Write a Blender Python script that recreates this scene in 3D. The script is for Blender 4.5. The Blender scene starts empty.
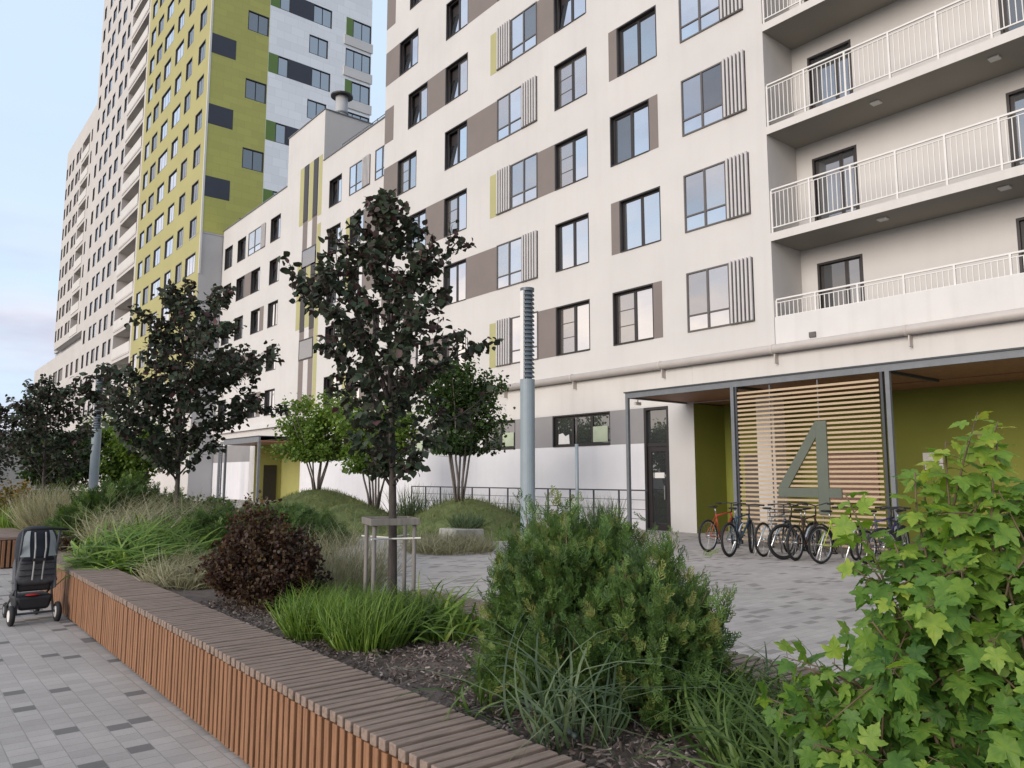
import bpy, math, random
import numpy as np
from mathutils import Vector, Matrix
R = math.radians
scene = bpy.context.scene
COL = scene.collection

# ------------------------------------------------------------------ camera, sky, sun, exposure
cam = bpy.data.cameras.new('camera'); cam.sensor_width = 36; cam.lens = 770/1024*36
cam.clip_start = .05; cam.clip_end = 3000
co = bpy.data.objects.new('camera', cam); COL.objects.link(co); scene.camera = co
co.location = (0, 0, 1.55); co.rotation_euler = (R(90+6.89), 0, -R(39.26))

SUN_AZ, SUN_EL = R(-97), R(17)
world = bpy.data.worlds.new("World"); scene.world = world; world.use_nodes = True
nt = world.node_tree; bg = nt.nodes['Background']; bg.inputs[1].default_value = .095
sky = nt.nodes.new('ShaderNodeTexSky'); sky.sky_type = 'NISHITA'; sky.sun_disc = False
sky.sun_elevation = SUN_EL; sky.sun_rotation = SUN_AZ; sky.air_density = 1.0; sky.dust_density = 1.0; sky.ozone_density = 1.0
tc = nt.nodes.new('ShaderNodeTexCoord'); mp = nt.nodes.new('ShaderNodeMapping'); mp.inputs['Scale'].default_value = (1.0, 1.0, 4.2)
mp.inputs['Location'].default_value = (.3, .2, .1)
ns = nt.nodes.new('ShaderNodeTexNoise'); ns.inputs['Scale'].default_value = 2.6; ns.inputs['Detail'].default_value = 7; ns.inputs['Roughness'].default_value = .55
rp = nt.nodes.new('ShaderNodeValToRGB'); rp.color_ramp.elements[0].position = .36; rp.color_ramp.elements[1].position = .60
sx = nt.nodes.new('ShaderNodeSeparateXYZ')
mr = nt.nodes.new('ShaderNodeMapRange'); mr.inputs['From Min'].default_value = .16; mr.inputs['From Max'].default_value = .30
mr.inputs['To Min'].default_value = 1.0; mr.inputs['To Max'].default_value = .12
mw_ = nt.nodes.new('ShaderNodeMapRange'); mw_.inputs['From Min'].default_value = .05; mw_.inputs['From Max'].default_value = -.35; mw_.inputs['To Min'].default_value = 0; mw_.inputs['To Max'].default_value = .8
ma_ = nt.nodes.new('ShaderNodeMath'); ma_.operation = 'ADD'; ma_.use_clamp = True
mu = nt.nodes.new('ShaderNodeMath'); mu.operation = 'MULTIPLY'
mx = nt.nodes.new('ShaderNodeMix'); mx.data_type = 'RGBA'
n2 = nt.nodes.new('ShaderNodeTexNoise'); n2.inputs['Scale'].default_value = 5; n2.inputs['Detail'].default_value = 6
cr = nt.nodes.new('ShaderNodeValToRGB')
cr.color_ramp.elements[0].position = .35; cr.color_ramp.elements[0].color = (3.9, 4.2, 5.3, 1)
cr.color_ramp.elements[1].position = .65; cr.color_ramp.elements[1].color = (5.9, 5.9, 6.6, 1)
# thin high overcast whitens the whole blue sky a little
veil = nt.nodes.new('ShaderNodeMix'); veil.data_type = 'RGBA'; veil.inputs[0].default_value = .78; veil.inputs[7].default_value = (5.6, 6.9, 8.4, 1)
L = nt.links.new
L(tc.outputs['Generated'], mp.inputs[0]); L(mp.outputs[0], ns.inputs['Vector']); L(mp.outputs[0], n2.inputs['Vector'])
L(ns.outputs['Fac'], rp.inputs[0]); L(tc.outputs['Generated'], sx.inputs[0]); L(sx.outputs[2], mr.inputs[0])
L(sx.outputs[0], mw_.inputs[0]); L(mr.outputs[0], ma_.inputs[0]); L(mw_.outputs[0], ma_.inputs[1]); L(rp.outputs[0], mu.inputs[0]); L(ma_.outputs[0], mu.inputs[1]); L(n2.outputs['Fac'], cr.inputs[0])
mz_ = nt.nodes.new('ShaderNodeMapRange'); mz_.inputs['From Min'].default_value = .16; mz_.inputs['From Max'].default_value = .42; mz_.inputs['To Min'].default_value = 1; mz_.inputs['To Max'].default_value = .0
mq_ = nt.nodes.new('ShaderNodeMath'); mq_.operation = 'MULTIPLY'
cw_ = nt.nodes.new('ShaderNodeValToRGB'); cw_.color_ramp.elements[0].position = .35; cw_.color_ramp.elements[0].color = (9.0, 8.0, 7.5, 1); cw_.color_ramp.elements[1].position = .62; cw_.color_ramp.elements[1].color = (11.5, 9.6, 7.9, 1)
cl_ = nt.nodes.new('ShaderNodeMix'); cl_.data_type = 'RGBA'
L(sx.outputs[2], mz_.inputs[0]); L(mz_.outputs[0], mq_.inputs[0]); L(mw_.outputs[0], mq_.inputs[1]); L(n2.outputs['Fac'], cw_.inputs[0])
L(sky.outputs[0], veil.inputs[6]); mf_ = nt.nodes.new('ShaderNodeMath'); mf_.operation = 'ADD'; mf_.use_clamp = True; L(mu.outputs[0], mf_.inputs[0]); L(mf_.outputs[0], mx.inputs[0]); L(veil.outputs[2], mx.inputs[6]); L(cl_.outputs[2], mx.inputs[7]); L(mx.outputs[2], bg.inputs[0])
mg_ = nt.nodes.new('ShaderNodeMath'); mg_.operation = 'MULTIPLY'; mg_.inputs[1].default_value = .8; L(mq_.outputs[0], mg_.inputs[0]); L(mg_.outputs[0], mf_.inputs[1]); L(mq_.outputs[0], cl_.inputs[0]); L(cr.outputs[0], cl_.inputs[6]); L(cw_.outputs[0], cl_.inputs[7])

sl = bpy.data.lights.new('sun', 'SUN'); sl.energy = 1.8; sl.angle = R(32); sl.color = (1, .92, .82)
so = bpy.data.objects.new('sun', sl); COL.objects.link(so)
sd = Vector((math.sin(SUN_AZ)*math.cos(SUN_EL), math.cos(SUN_AZ)*math.cos(SUN_EL), math.sin(SUN_EL)))
so.rotation_euler = sd.to_track_quat('Z', 'Y').to_euler(); so.location = (-30, 20, 60)

vs = scene.view_settings; vs.view_transform = 'Standard'; vs.look = 'None'; vs.exposure = 0.63; vs.gamma = 1; vs.use_curve_mapping = False

# ------------------------------------------------------------------ helpers
def setp(o, label=None, cat=None, group=None, kind=None):
    if label: o['label'] = label
    if cat: o['category'] = cat
    if group: o['group'] = group
    if kind: o['kind'] = kind
    return o

def thing(name, label, cat, loc=(0, 0, 0), rz=0, group=None):
    o = bpy.data.objects.new(name, None); COL.objects.link(o); o.location = loc; o.rotation_euler = (0, 0, rz)
    o.empty_display_size = .3
    return setp(o, label, cat, group)

class MB:
    def __init__(s): s.v = []; s.f = []
    def quad(s, a, b, c, d):
        i = len(s.v); s.v += [a, b, c, d]; s.f.append((i, i+1, i+2, i+3)); return s
    def poly(s, pts):
        i = len(s.v); s.v += list(pts); s.f.append(tuple(range(i, i+len(pts)))); return s
    def box(s, x0, x1, y0, y1, z0, z1):
        i = len(s.v)
        s.v += [(x0, y0, z0), (x1, y0, z0), (x1, y1, z0), (x0, y1, z0), (x0, y0, z1), (x1, y0, z1), (x1, y1, z1), (x0, y1, z1)]
        s.f += [(i, i+3, i+2, i+1), (i+4, i+5, i+6, i+7), (i, i+1, i+5, i+4), (i+1, i+2, i+6, i+5), (i+2, i+3, i+7, i+6), (i+3, i, i+4, i+7)]
        return s
    def prism(s, pts, axis, a0, a1):        # polygon of 2D points extruded along an axis
        n = len(pts); i = len(s.v)
        def p(q, a): return {'x': (a, q[0], q[1]), 'y': (q[0], a, q[1]), 'z': (q[0], q[1], a)}[axis]
        s.v += [p(q, a0) for q in pts] + [p(q, a1) for q in pts]
        s.f += [tuple(range(i+n-1, i-1, -1)), tuple(range(i+n, i+2*n))]
        for k in range(n): s.f.append((i+k, i+(k+1) % n, i+n+(k+1) % n, i+n+k))
        return s
    def tube(s, pts, rad, n=8, cap=True):
        pts = [Vector(p) for p in pts]; m = len(pts)
        if not hasattr(rad, '__len__'): rad = [rad]*m
        i0 = len(s.v); up = None
        for k in range(m):
            t = (pts[min(k+1, m-1)]-pts[max(k-1, 0)])
            t = t.normalized() if t.length > 1e-9 else Vector((0, 0, 1))
            if up is None: up = Vector((0, 0, 1)) if abs(t.z) < .9 else Vector((1, 0, 0))
            a = t.cross(up)
            if a.length < 1e-6: a = t.cross(Vector((.3, .9, .1)))
            a.normalize(); b = t.cross(a); up = b.cross(t)*1.0 if False else up
            for j in range(n):
                w = 2*math.pi*j/n; q = pts[k]+(a*math.cos(w)+b*math.sin(w))*rad[k]; s.v.append(tuple(q))
        for k in range(m-1):
            for j in range(n):
                s.f.append((i0+k*n+j, i0+k*n+(j+1) % n, i0+(k+1)*n+(j+1) % n, i0+(k+1)*n+j))
        if cap:
            s.f.append(tuple(i0+j for j in range(n-1, -1, -1))); s.f.append(tuple(i0+(m-1)*n+j for j in range(n)))
        return s
    def ring(s, c, rmaj, rmin, axis='y', n=28, k=8, sq=1.0):     # torus
        i0 = len(s.v)
        for a in range(n):
            A = 2*math.pi*a/n
            for b in range(k):
                B = 2*math.pi*b/k; r = rmaj+rmin*math.cos(B); h = rmin*math.sin(B)*sq
                p = {'y': (r*math.cos(A), h, r*math.sin(A)), 'x': (h, r*math.cos(A), r*math.sin(A)), 'z': (r*math.cos(A), r*math.sin(A), h)}[axis]
                s.v.append((c[0]+p[0], c[1]+p[1], c[2]+p[2]))
        for a in range(n):
            for b in range(k):
                s.f.append((i0+a*k+b, i0+((a+1) % n)*k+b, i0+((a+1) % n)*k+(b+1) % k, i0+a*k+(b+1) % k))
        return s
    def blob(s, fn, n=16, m=10):             # fn(u in 0..1 around, v in 0..1 bottom to top) -> point
        i0 = len(s.v)
        for b in range(m+1):
            for a in range(n): s.v.append(tuple(fn(a/n, b/m)))
        for b in range(m):
            for a in range(n): s.f.append((i0+b*n+a, i0+b*n+(a+1) % n, i0+(b+1)*n+(a+1) % n, i0+(b+1)*n+a))
        s.f.append(tuple(i0+a for a in range(n-1, -1, -1))); s.f.append(tuple(i0+m*n+a for a in range(n)))
        return s
    def mesh(s, name, mat, smooth=False):
        me = bpy.data.meshes.new(name); me.from_pydata(s.v, [], s.f); me.materials.append(mat)
        if smooth: me.polygons.foreach_set('use_smooth', [True]*len(me.polygons))
        me.update(); return me
    def build(s, name, mat, parent=None, smooth=False, bevel=0):
        o = bpy.data.objects.new(name, s.mesh(name, mat, smooth)); COL.objects.link(o)
        if parent: o.parent = parent
        if bevel:
            b = o.modifiers.new('bevel', 'BEVEL'); b.width = bevel; b.segments = 2; b.limit_method = 'ANGLE'
        return o

def place(me, name, parent, loc, rz=0, rx=0):
    o = bpy.data.objects.new(name, me); COL.objects.link(o); o.parent = parent; o.location = loc; o.rotation_euler = (rx, 0, rz); return o

def copy_tree(o, parent=None):
    c = o.copy(); COL.objects.link(c); c.parent = parent
    for ch in list(o.children): copy_tree(ch, c)
    return c

# ------------------------------------------------------------------ materials
def newmat(name):
    m = bpy.data.materials.new(name); m.use_nodes = True; t = m.node_tree
    return m, t, t.nodes['Principled BSDF'], t.nodes['Material Output']

def mat(name, c, rough=.7, var=.12, scale=3.0, metal=0, bump=0, bscale=40, stretch=None, spec=.4, dirt=0):
    m, t, p, out = newmat(name); l = t.links.new
    p.inputs['Roughness'].default_value = rough; p.inputs['Metallic'].default_value = metal; p.inputs['Specular IOR Level'].default_value = spec
    tcd = t.nodes.new('ShaderNodeTexCoord'); src = tcd.outputs['Object']
    if stretch:
        g = t.nodes.new('ShaderNodeMapping'); g.inputs['Scale'].default_value = stretch; l(src, g.inputs[0]); src = g.outputs[0]
    n = t.nodes.new('ShaderNodeTexNoise'); n.inputs['Scale'].default_value = scale; n.inputs['Detail'].default_value = 6; n.inputs['Roughness'].default_value = .6
    l(src, n.inputs['Vector'])
    r = t.nodes.new('ShaderNodeValToRGB'); r.color_ramp.elements[0].position = .3; r.color_ramp.elements[1].position = .7
    r.color_ramp.elements[0].color = (*[x*(1-var) for x in c], 1); r.color_ramp.elements[1].color = (*[min(1, x*(1+var)) for x in c], 1)
    l(n.outputs['Fac'], r.inputs[0]); col = r.outputs[0]
    if dirt:      # faint vertical rain streaks
        g = t.nodes.new('ShaderNodeMapping'); g.inputs['Scale'].default_value = (2.2, 2.2, .12); l(tcd.outputs['Object'], g.inputs[0])
        n3 = t.nodes.new('ShaderNodeTexNoise'); n3.inputs['Scale'].default_value = 1.6; n3.inputs['Detail'].default_value = 5; l(g.outputs[0], n3.inputs['Vector'])
        r3 = t.nodes.new('ShaderNodeValToRGB'); r3.color_ramp.elements[0].position = .5; r3.color_ramp.elements[1].position = .8
        r3.color_ramp.elements[0].color = (1, 1, 1, 1); r3.color_ramp.elements[1].color = (1-dirt, 1-dirt*1.05, 1-dirt*1.15, 1); l(n3.outputs['Fac'], r3.inputs[0])
        mm = t.nodes.new('ShaderNodeMix'); mm.data_type = 'RGBA'; mm.blend_type = 'MULTIPLY'; mm.inputs[0].default_value = 1
        l(col, mm.inputs[6]); l(r3.outputs[0], mm.inputs[7]); col = mm.outputs[2]
    l(col, p.inputs['Base Color'])
    if bump:
        nb = t.nodes.new('ShaderNodeTexNoise'); nb.inputs['Scale'].default_value = bscale; nb.inputs['Detail'].default_value = 4; l(src, nb.inputs['Vector'])
        b = t.nodes.new('ShaderNodeBump'); b.inputs['Strength'].default_value = bump; b.inputs['Distance'].default_value = .01
        l(nb.outputs['Fac'], b.inputs['Height']); l(b.outputs[0], p.inputs['Normal'])
    return m

def glass(name, dark, refl, wave=0.012, tint=(.93, .96, 1)):
    m, t, p, out = newmat(name); l = t.links.new
    p.inputs['Base Color'].default_value = (*dark, 1); p.inputs['Roughness'].default_value = .5
    gl = t.nodes.new('ShaderNodeBsdfGlossy'); gl.inputs['Color'].default_value = (*tint, 1); gl.inputs['Roughness'].default_value = .015
    lw = t.nodes.new('ShaderNodeLayerWeight'); lw.inputs['Blend'].default_value = .35
    mr_ = t.nodes.new('ShaderNodeMapRange'); mr_.inputs['To Min'].default_value = refl; mr_.inputs['To Max'].default_value = min(1, refl+.4)
    l(lw.outputs['Facing'], mr_.inputs[0])
    ms = t.nodes.new('ShaderNodeMixShader'); l(mr_.outputs[0], ms.inputs[0]); l(p.outputs[0], ms.inputs[1]); l(gl.outputs[0], ms.inputs[2]); l(ms.outputs[0], out.inputs[0])
    if wave:
        tcd = t.nodes.new('ShaderNodeTexCoord'); n = t.nodes.new('ShaderNodeTexNoise'); n.inputs['Scale'].default_value = 1.3; n.inputs['Detail'].default_value = 1
        l(tcd.outputs['Object'], n.inputs['Vector']); b = t.nodes.new('ShaderNodeBump'); b.inputs['Strength'].default_value = .35; b.inputs['Distance'].default_value = wave
        l(n.outputs['Fac'], b.inputs['Height']); l(b.outputs[0], gl.inputs['Normal'])
    return m

def leafmat(name, stops, trans=.25, rough=.55, tint=None, spec=.3):
    m, t, p, out = newmat(name); l = t.links.new
    a = t.nodes.new('ShaderNodeAttribute'); a.attribute_name = 'rnd'
    r = t.nodes.new('ShaderNodeValToRGB'); e = r.color_ramp.elements
    while len(e) < len(stops): e.new(.5)
    for k, (pos, c) in enumerate(stops): e[k].position = pos; e[k].color = (*c, 1)
    tcd = t.nodes.new('ShaderNodeTexCoord'); nz = t.nodes.new('ShaderNodeTexNoise'); nz.inputs['Scale'].default_value = 38; nz.inputs['Detail'].default_value = 4; l(tcd.outputs['Object'], nz.inputs['Vector'])
    nm = t.nodes.new('ShaderNodeMapRange'); nm.inputs['From Min'].default_value = .3; nm.inputs['From Max'].default_value = .7; nm.inputs['To Min'].default_value = -.13; nm.inputs['To Max'].default_value = .13; l(nz.outputs['Fac'], nm.inputs[0])
    ad = t.nodes.new('ShaderNodeMath'); ad.operation = 'ADD'; ad.use_clamp = True; l(a.outputs['Fac'], ad.inputs[0]); l(nm.outputs[0], ad.inputs[1])
    l(ad.outputs[0], r.inputs[0]); l(r.outputs[0], p.inputs['Base Color']); p.inputs['Roughness'].default_value = rough; p.inputs['Specular IOR Level'].default_value = spec
    if trans:
        tr = t.nodes.new('ShaderNodeBsdfTranslucent'); mm = t.nodes.new('ShaderNodeMix'); mm.data_type = 'RGBA'; mm.blend_type = 'MULTIPLY'; mm.inputs[0].default_value = 1
        l(r.outputs[0], mm.inputs[6]); mm.inputs[7].default_value = (*(tint or (1.5, 1.6, .7)), 1); l(mm.outputs[2], tr.inputs[0])
        ms = t.nodes.new('ShaderNodeMixShader'); ms.inputs[0].default_value = trans; l(p.outputs[0], ms.inputs[1]); l(tr.outputs[0], ms.inputs[2]); l(ms.outputs[0], out.inputs[0])
    return m

def paving(name, bw, bh, base, dark, mortar, darkamt, wob, rot=0):
    m, t, p, out = newmat(name); l = t.links.new
    tcd = t.nodes.new('ShaderNodeTexCoord'); g = t.nodes.new('ShaderNodeMapping'); g.inputs['Rotation'].default_value = (0, 0, rot); l(tcd.outputs['Object'], g.inputs[0])
    b = t.nodes.new('ShaderNodeTexBrick'); b.inputs['Scale'].default_value = 1; b.inputs['Brick Width'].default_value = bw; b.inputs['Row Height'].default_value = bh
    b.inputs['Mortar Size'].default_value = .0035; b.inputs['Mortar Smooth'].default_value = .3; b.inputs['Bias'].default_value = 0; b.offset = .5
    b.inputs['Color1'].default_value = (0, 0, 0, 1); b.inputs['Color2'].default_value = (1, 1, 1, 1); b.inputs['Mortar'].default_value = (.5, .5, .5, 1)
    l(g.outputs[0], b.inputs['Vector'])
    r = t.nodes.new('ShaderNodeValToRGB'); r.color_ramp.interpolation = 'CONSTANT'; e = r.color_ramp.elements
    stops = [(0, dark), (darkamt, tuple(x*(1-wob) for x in base)), (darkamt+.2, base), (.62, tuple(x*(1+wob*.7) for x in base)), (.84, tuple(x*(1+wob*1.3) for x in base))]
    while len(e) < len(stops): e.new(.5)
    for k, (pos, c) in enumerate(stops): e[k].position = pos; e[k].color = (*c, 1)
    l(b.outputs['Color'], r.inputs[0])
    n = t.nodes.new('ShaderNodeTexNoise'); n.inputs['Scale'].default_value = .8; n.inputs['Detail'].default_value = 8; n.inputs['Roughness'].default_value = .65; l(tcd.outputs['Object'], n.inputs['Vector'])
    nr = t.nodes.new('ShaderNodeMapRange'); nr.inputs['From Min'].default_value = .25; nr.inputs['From Max'].default_value = .75; nr.inputs['To Min'].default_value = .80; nr.inputs['To Max'].default_value = 1.16; l(n.outputs['Fac'], nr.inputs[0])
    nf = t.nodes.new('ShaderNodeTexNoise'); nf.inputs['Scale'].default_value = 160; nf.inputs['Detail'].default_value = 3; l(tcd.outputs['Object'], nf.inputs['Vector'])
    nfr = t.nodes.new('ShaderNodeMapRange'); nfr.inputs['To Min'].default_value = .8; nfr.inputs['To Max'].default_value = 1.2; l(nf.outputs['Fac'], nfr.inputs[0])
    m1 = t.nodes.new('ShaderNodeMath'); m1.operation = 'MULTIPLY'; l(nr.outputs[0], m1.inputs[0]); l(nfr.outputs[0], m1.inputs[1])
    mo = t.nodes.new('ShaderNodeMix'); mo.data_type = 'RGBA'; l(b.outputs['Fac'], mo.inputs[0]); l(r.outputs[0], mo.inputs[6]); mo.inputs[7].default_value = (*mortar, 1)
    mm = t.nodes.new('ShaderNodeMix'); mm.data_type = 'RGBA'; mm.blend_type = 'MULTIPLY'; mm.inputs[0].default_value = 1; l(mo.outputs[2], mm.inputs[6]); l(m1.outputs[0], mm.inputs[7])
    l(mm.outputs[2], p.inputs['Base Color']); p.inputs['Roughness'].default_value = .8; p.inputs['Specular IOR Level'].default_value = .25
    inv = t.nodes.new('ShaderNodeMath'); inv.operation = 'SUBTRACT'; inv.inputs[0].default_value = 1; l(b.outputs['Fac'], inv.inputs[1])
    bp = t.nodes.new('ShaderNodeBump'); bp.inputs['Strength'].default_value = .6; bp.inputs['Distance'].default_value = .004; l(inv.outputs[0], bp.inputs['Height']); l(bp.outputs[0], p.inputs['Normal'])
    return m

M = dict(
    wall=mat('cream_render', (.55, .53, .517), .85, .05, .35, bump=.25, bscale=60, dirt=.035),
    slab=mat('grey_beige_slab', (.28, .26, .225), .85, .06, .6, bump=.2, bscale=60),
    wall_band=mat('ivory_render', (.575, .55, .53), .85, .05, .5, bump=.25, bscale=60, dirt=.07),
    plinth=mat('white_plinth_render', (.64, .63, .655), .9, .05, .6, bump=.2, bscale=60, dirt=.06, spec=.1),
    parapet=mat('white_render', (.60, .58, .57), .8, .05, .8, bump=.2, bscale=60, dirt=.08),
    grey=mat('taupe_panel', (.185, .155, .145), .7, .06, .8),
    greyband=mat('grey_render', (.24, .23, .235), .8, .06, .8),
    yellow=mat('yellow_green_panel', (.38, .36, .175), .7, .06, .8),
    greenwall=mat('olive_green_render', (.19, .205, .035), .8, .10, .5, bump=.2, bscale=50),
    greencol=mat('pale_green_render', (.33, .32, .11), .8, .08, .5),
    frame=mat('dark_brown_metal', (.030, .026, .027), .45, .1, 3),
    frame2=mat('grey_brown_metal', (.10, .09, .088), .45, .1, 3),
    room=mat('dark_room', (.012, .012, .013), .9, .2, 2),
    louvre=mat('pale_louvre_metal', (.48, .46, .46), .5, .05, 3),
    net=glass('insect_net_glass', (.13, .115, .105), .30),
    glass=glass('window_glass', (.05, .055, .06), .62),
    glass_mid=glass('window_glass_deep', (.02, .022, .025), .40),
    glass_soft=glass('window_glass_curtain', (.16, .15, .14), .42),
    glass_blue=glass('window_glass_shaded', (.02, .025, .03), .26),
    glass_dark=glass('window_glass_dim', (.012, .014, .016), .12),
    white=mat('white_paint', (.66, .64, .62), .5, .04, 5),
    pipe=mat('cream_pipe_paint', (.46, .42, .395), .5, .06, 3),
    steel=mat('grey_steel_paint', (.15, .16, .175), .5, .10, 4),
    darksteel=mat('dark_steel_paint', (.045, .05, .058), .5, .10, 4),
    lamp=mat('blue_grey_column_paint', (.24, .285, .315), .45, .06, 4),
    lampdark=mat('lamp_fin_metal', (.10, .125, .15), .4, .1, 6),
    woodsoffit=mat('brown_wood_soffit', (.27, .13, .075), .6, .3, 4, stretch=(9, .6, 9)),
    slat=mat('pale_wood_slat', (.43, .32, .21), .6, .18, 5, stretch=(4, .5, 20)),
    benchtop=mat('weathered_wood_slat', (.225, .165, .132), .65, .30, 6, stretch=(1.2, 9, 9), bump=.3, bscale=90),
    benchfront=mat('red_brown_wood_slat', (.24, .118, .06), .6, .30, 6, stretch=(12, 9, .8), bump=.3, bscale=90),
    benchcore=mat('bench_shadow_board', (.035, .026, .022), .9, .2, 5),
    soil=mat('bark_soil', (.10, .078, .066), .95, .4, 14, bump=.9, bscale=45),
    lawn=mat('mown_turf', (.105, .13, .045), .9, .35, 2.2, bump=.8, bscale=60),
    stone=mat('pale_stone', (.40, .38, .34), .85, .15, 6, bump=.5, bscale=30),
    concrete=mat('grey_concrete', (.26, .26, .255), .85, .12, 1.5, bump=.3, bscale=40),
    bark=mat('dark_bark', (.055, .045, .04), .85, .3, 18, bump=.5, bscale=60, stretch=(3, 3, .6)),
    stem=mat('pale_stem_bark', (.13, .11, .10), .8, .25, 14, stretch=(3, 3, .6)),
    twig=mat('brown_green_stem', (.12, .085, .05), .7, .25, 10),
    stake=mat('grey_weathered_stake', (.17, .155, .14), .75, .2, 8, stretch=(5, 5, .7)),
    rubber=mat('black_rubber', (.014, .014, .015), .75, .1, 9),
    black=mat('black_plastic', (.018, .018, .02), .5, .1, 9),
    chrome=mat('bright_metal', (.55, .56, .57), .3, .05, 9, metal=.9),
    towerwhite=None,
)

def panelled(name, c, pw, ph, rough=.55, var=.05):        # cladding panels with thin joints
    m, t, p, out = newmat(name); l = t.links.new
    tcd = t.nodes.new('ShaderNodeTexCoord'); sp = t.nodes.new('ShaderNodeSeparateXYZ'); l(tcd.outputs['Object'], sp.inputs[0])
    cb = t.nodes.new('ShaderNodeCombineXYZ'); l(sp.outputs[0], cb.inputs[0]); l(sp.outputs[2], cb.inputs[1])
    b = t.nodes.new('ShaderNodeTexBrick'); b.inputs['Scale'].default_value = 1; b.inputs['Brick Width'].default_value = pw; b.inputs['Row Height'].default_value = ph
    b.inputs['Mortar Size'].default_value = .012; b.inputs['Mortar Smooth'].default_value = 0; b.offset = .5
    b.inputs['Color1'].default_value = (*[x*(1-var) for x in c], 1); b.inputs['Color2'].default_value = (*[x*(1+var) for x in c], 1); b.inputs['Mortar'].default_value = (*[x*.84 for x in c], 1)
    l(cb.outputs[0], b.inputs['Vector']); l(b.outputs['Color'], p.inputs['Base Color']); p.inputs['Roughness'].default_value = rough
    return m
M['towerwhite'] = panelled('white_cladding', (.76, .77, .79), 1.2, .75)
M['towergreen'] = panelled('olive_cladding', (.37, .36, .085), 1.2, .59)
M['towerochre'] = mat('ochre_cladding', (.38, .35, .155), .8, .05, .3)
M['towerbeige'] = mat('beige_cladding', (.515, .485, .468), .8, .06, .25)
M['towerpale'] = mat('pale_balcony_panel', (.58, .56, .54), .7, .06, .5)
M['towergrey'] = mat('light_grey_render', (.40, .40, .41), .8, .05, .4)
M['slate'] = mat('slate_panel', (.035, .04, .055), .6, .08, .5)
M['greenglass'] = mat('green_spandrel', (.10, .17, .03), .4, .08, .8)
# ------------------------------------------------------------------ ground
gp = paving('plaza_pavers', .21, .105, (.43, .388, .358), (.28, .25, .23), (.345, .31, .285), .12, .06, R(0))
wp = paving('walkway_pavers', .125, .135, (.36, .33, .308), (.16, .148, .142), (.28, .26, .245), .085, .07, R(90))
MB().quad((-900, -900, -.004), (900, -900, -.004), (900, 900, -.004), (-900, 900, -.004)).build('ground', mat('dark_outer_ground', (.06, .065, .05), .9, .3, .2))['kind'] = 'structure'  # ground beyond the paving, made dark to cut light bounced upward
MB().quad((1.5, -14, 0), (22, -14, 0), (22, 75, 0), (1.5, 75, 0)).build('plaza', gp)['kind'] = 'structure'
MB().quad((-7, -12, .004), (1.9, -12, .004), (1.9, 70, .004), (-7, 70, .004)).build('walkway', wp)['kind'] = 'structure'
# ------------------------------------------------------------------ building kit (local x = viewer's right, y = into the wall, z = up)
rng = random.Random(7)
MC = {}
def cached(key, fn):
    if key not in MC: MC[key] = fn()
    return MC[key]

def wall_grid(mb, x0, x1, z0, z1, holes, y=0.0):
    H = [h for h in holes if h[0] < x1 and h[1] > x0 and h[2] < z1 and h[3] > z0]
    zs = sorted({z0, z1} | {min(max(v, z0), z1) for h in H for v in h[2:4]})
    for a, b in zip(zs, zs[1:]):
        if b-a < 1e-5: continue
        row = sorted((max(h[0], x0), min(h[1], x1)) for h in H if h[2] < b-1e-6 and h[3] > a+1e-6)
        x = x0
        for (p, q) in row:
            if p > x+1e-6: mb.quad((x, y, a), (p, y, a), (p, y, b), (x, y, b))
            x = max(x, q)
        if x < x1-1e-6: mb.quad((x, y, a), (x1, y, a), (x1, y, b), (x, y, b))
    return mb

def frame_mesh(w, h, d, bars=1, back=True):
    def f():
        m = MB(); t = .045
        m.box(0, t, 0, d+.12, 0, h).box(w-t, w, 0, d+.12, 0, h).box(t, w-t, 0, d+.12, h-t, h).box(t, w-t, -.03, d+.12, 0, .03)
        y0, y1 = d-.07, d
        m.box(t, t+.06, y0, y1, .03, h-t).box(w-t-.06, w-t, y0, y1, .03, h-t).box(t+.06, w-t-.06, y0, y1, .03, .09).box(t+.06, w-t-.06, y0, y1, h-t-.06, h-t)
        for k in range(bars):
            c = w*(k+1)/(bars+1); m.box(c-.05, c+.05, y0-.004, y1, .09, h-t-.06)
        if back: m.box(t, w-t, d+.10, d+.12, .03, h-t)  # dark back board stands in for the unlit room
        return m.mesh('window', M['frame'])
    return cached(('fr', w, h, d, bars, back), f)

def pane_mesh(w, h, mk, rim=0, cross=0):
    def f():
        m = MB().box(0, w, 0, .012, 0, h); me = m.mesh('pane', M[mk]); return me
    return cached(('pn', round(w, 3), round(h, 3), mk), f)

def window2(root, x, z, w, h, d=.2, kind='plain', bright=False):
    fo = place(frame_mesh(w, h, d), 'window', root, (x, 0, z))
    t = .105; pw = w/2-t-.05; ph = h-.09-.105
    lk = {'plain': 'glass', 'net': 'net', 'tilt': 'glass', 'dim': 'glass_dark'}[kind]
    for k in (0, 1):
        px = t if k == 0 else w/2+.05
        mk = lk if k == 0 else rng.choice(['glass', 'glass', 'glass_soft', 'glass_mid'])
        if k == 1 and bright: mk = 'glass'
        if k == 0 and kind == 'plain' and not bright: mk = rng.choice(['glass', 'glass_soft', 'glass_mid', 'glass_mid'])
        p = place(pane_mesh(pw, ph, mk), 'pane', fo, (px, d-.045, .09), rng.uniform(-.006, .006), rng.uniform(-.006, .006))
        if k == 0 and kind == 'tilt': p.location.y = d-.02; p.rotation_euler = (-R(6.5), 0, 0); p.scale.x = .93; p.location.x += .03
    if kind == 'net':
        m = cached(('bars', pw, ph), lambda: MB().box(0, pw, -.012, -.002, ph*.33, ph*.33+.025).box(0, pw, -.012, -.002, ph*.66, ph*.66+.025).mesh('glazing_bar', M['frame2']))
        place(m, 'glazing_bar', fo, (t, d-.045, .09))
    return fo

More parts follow.
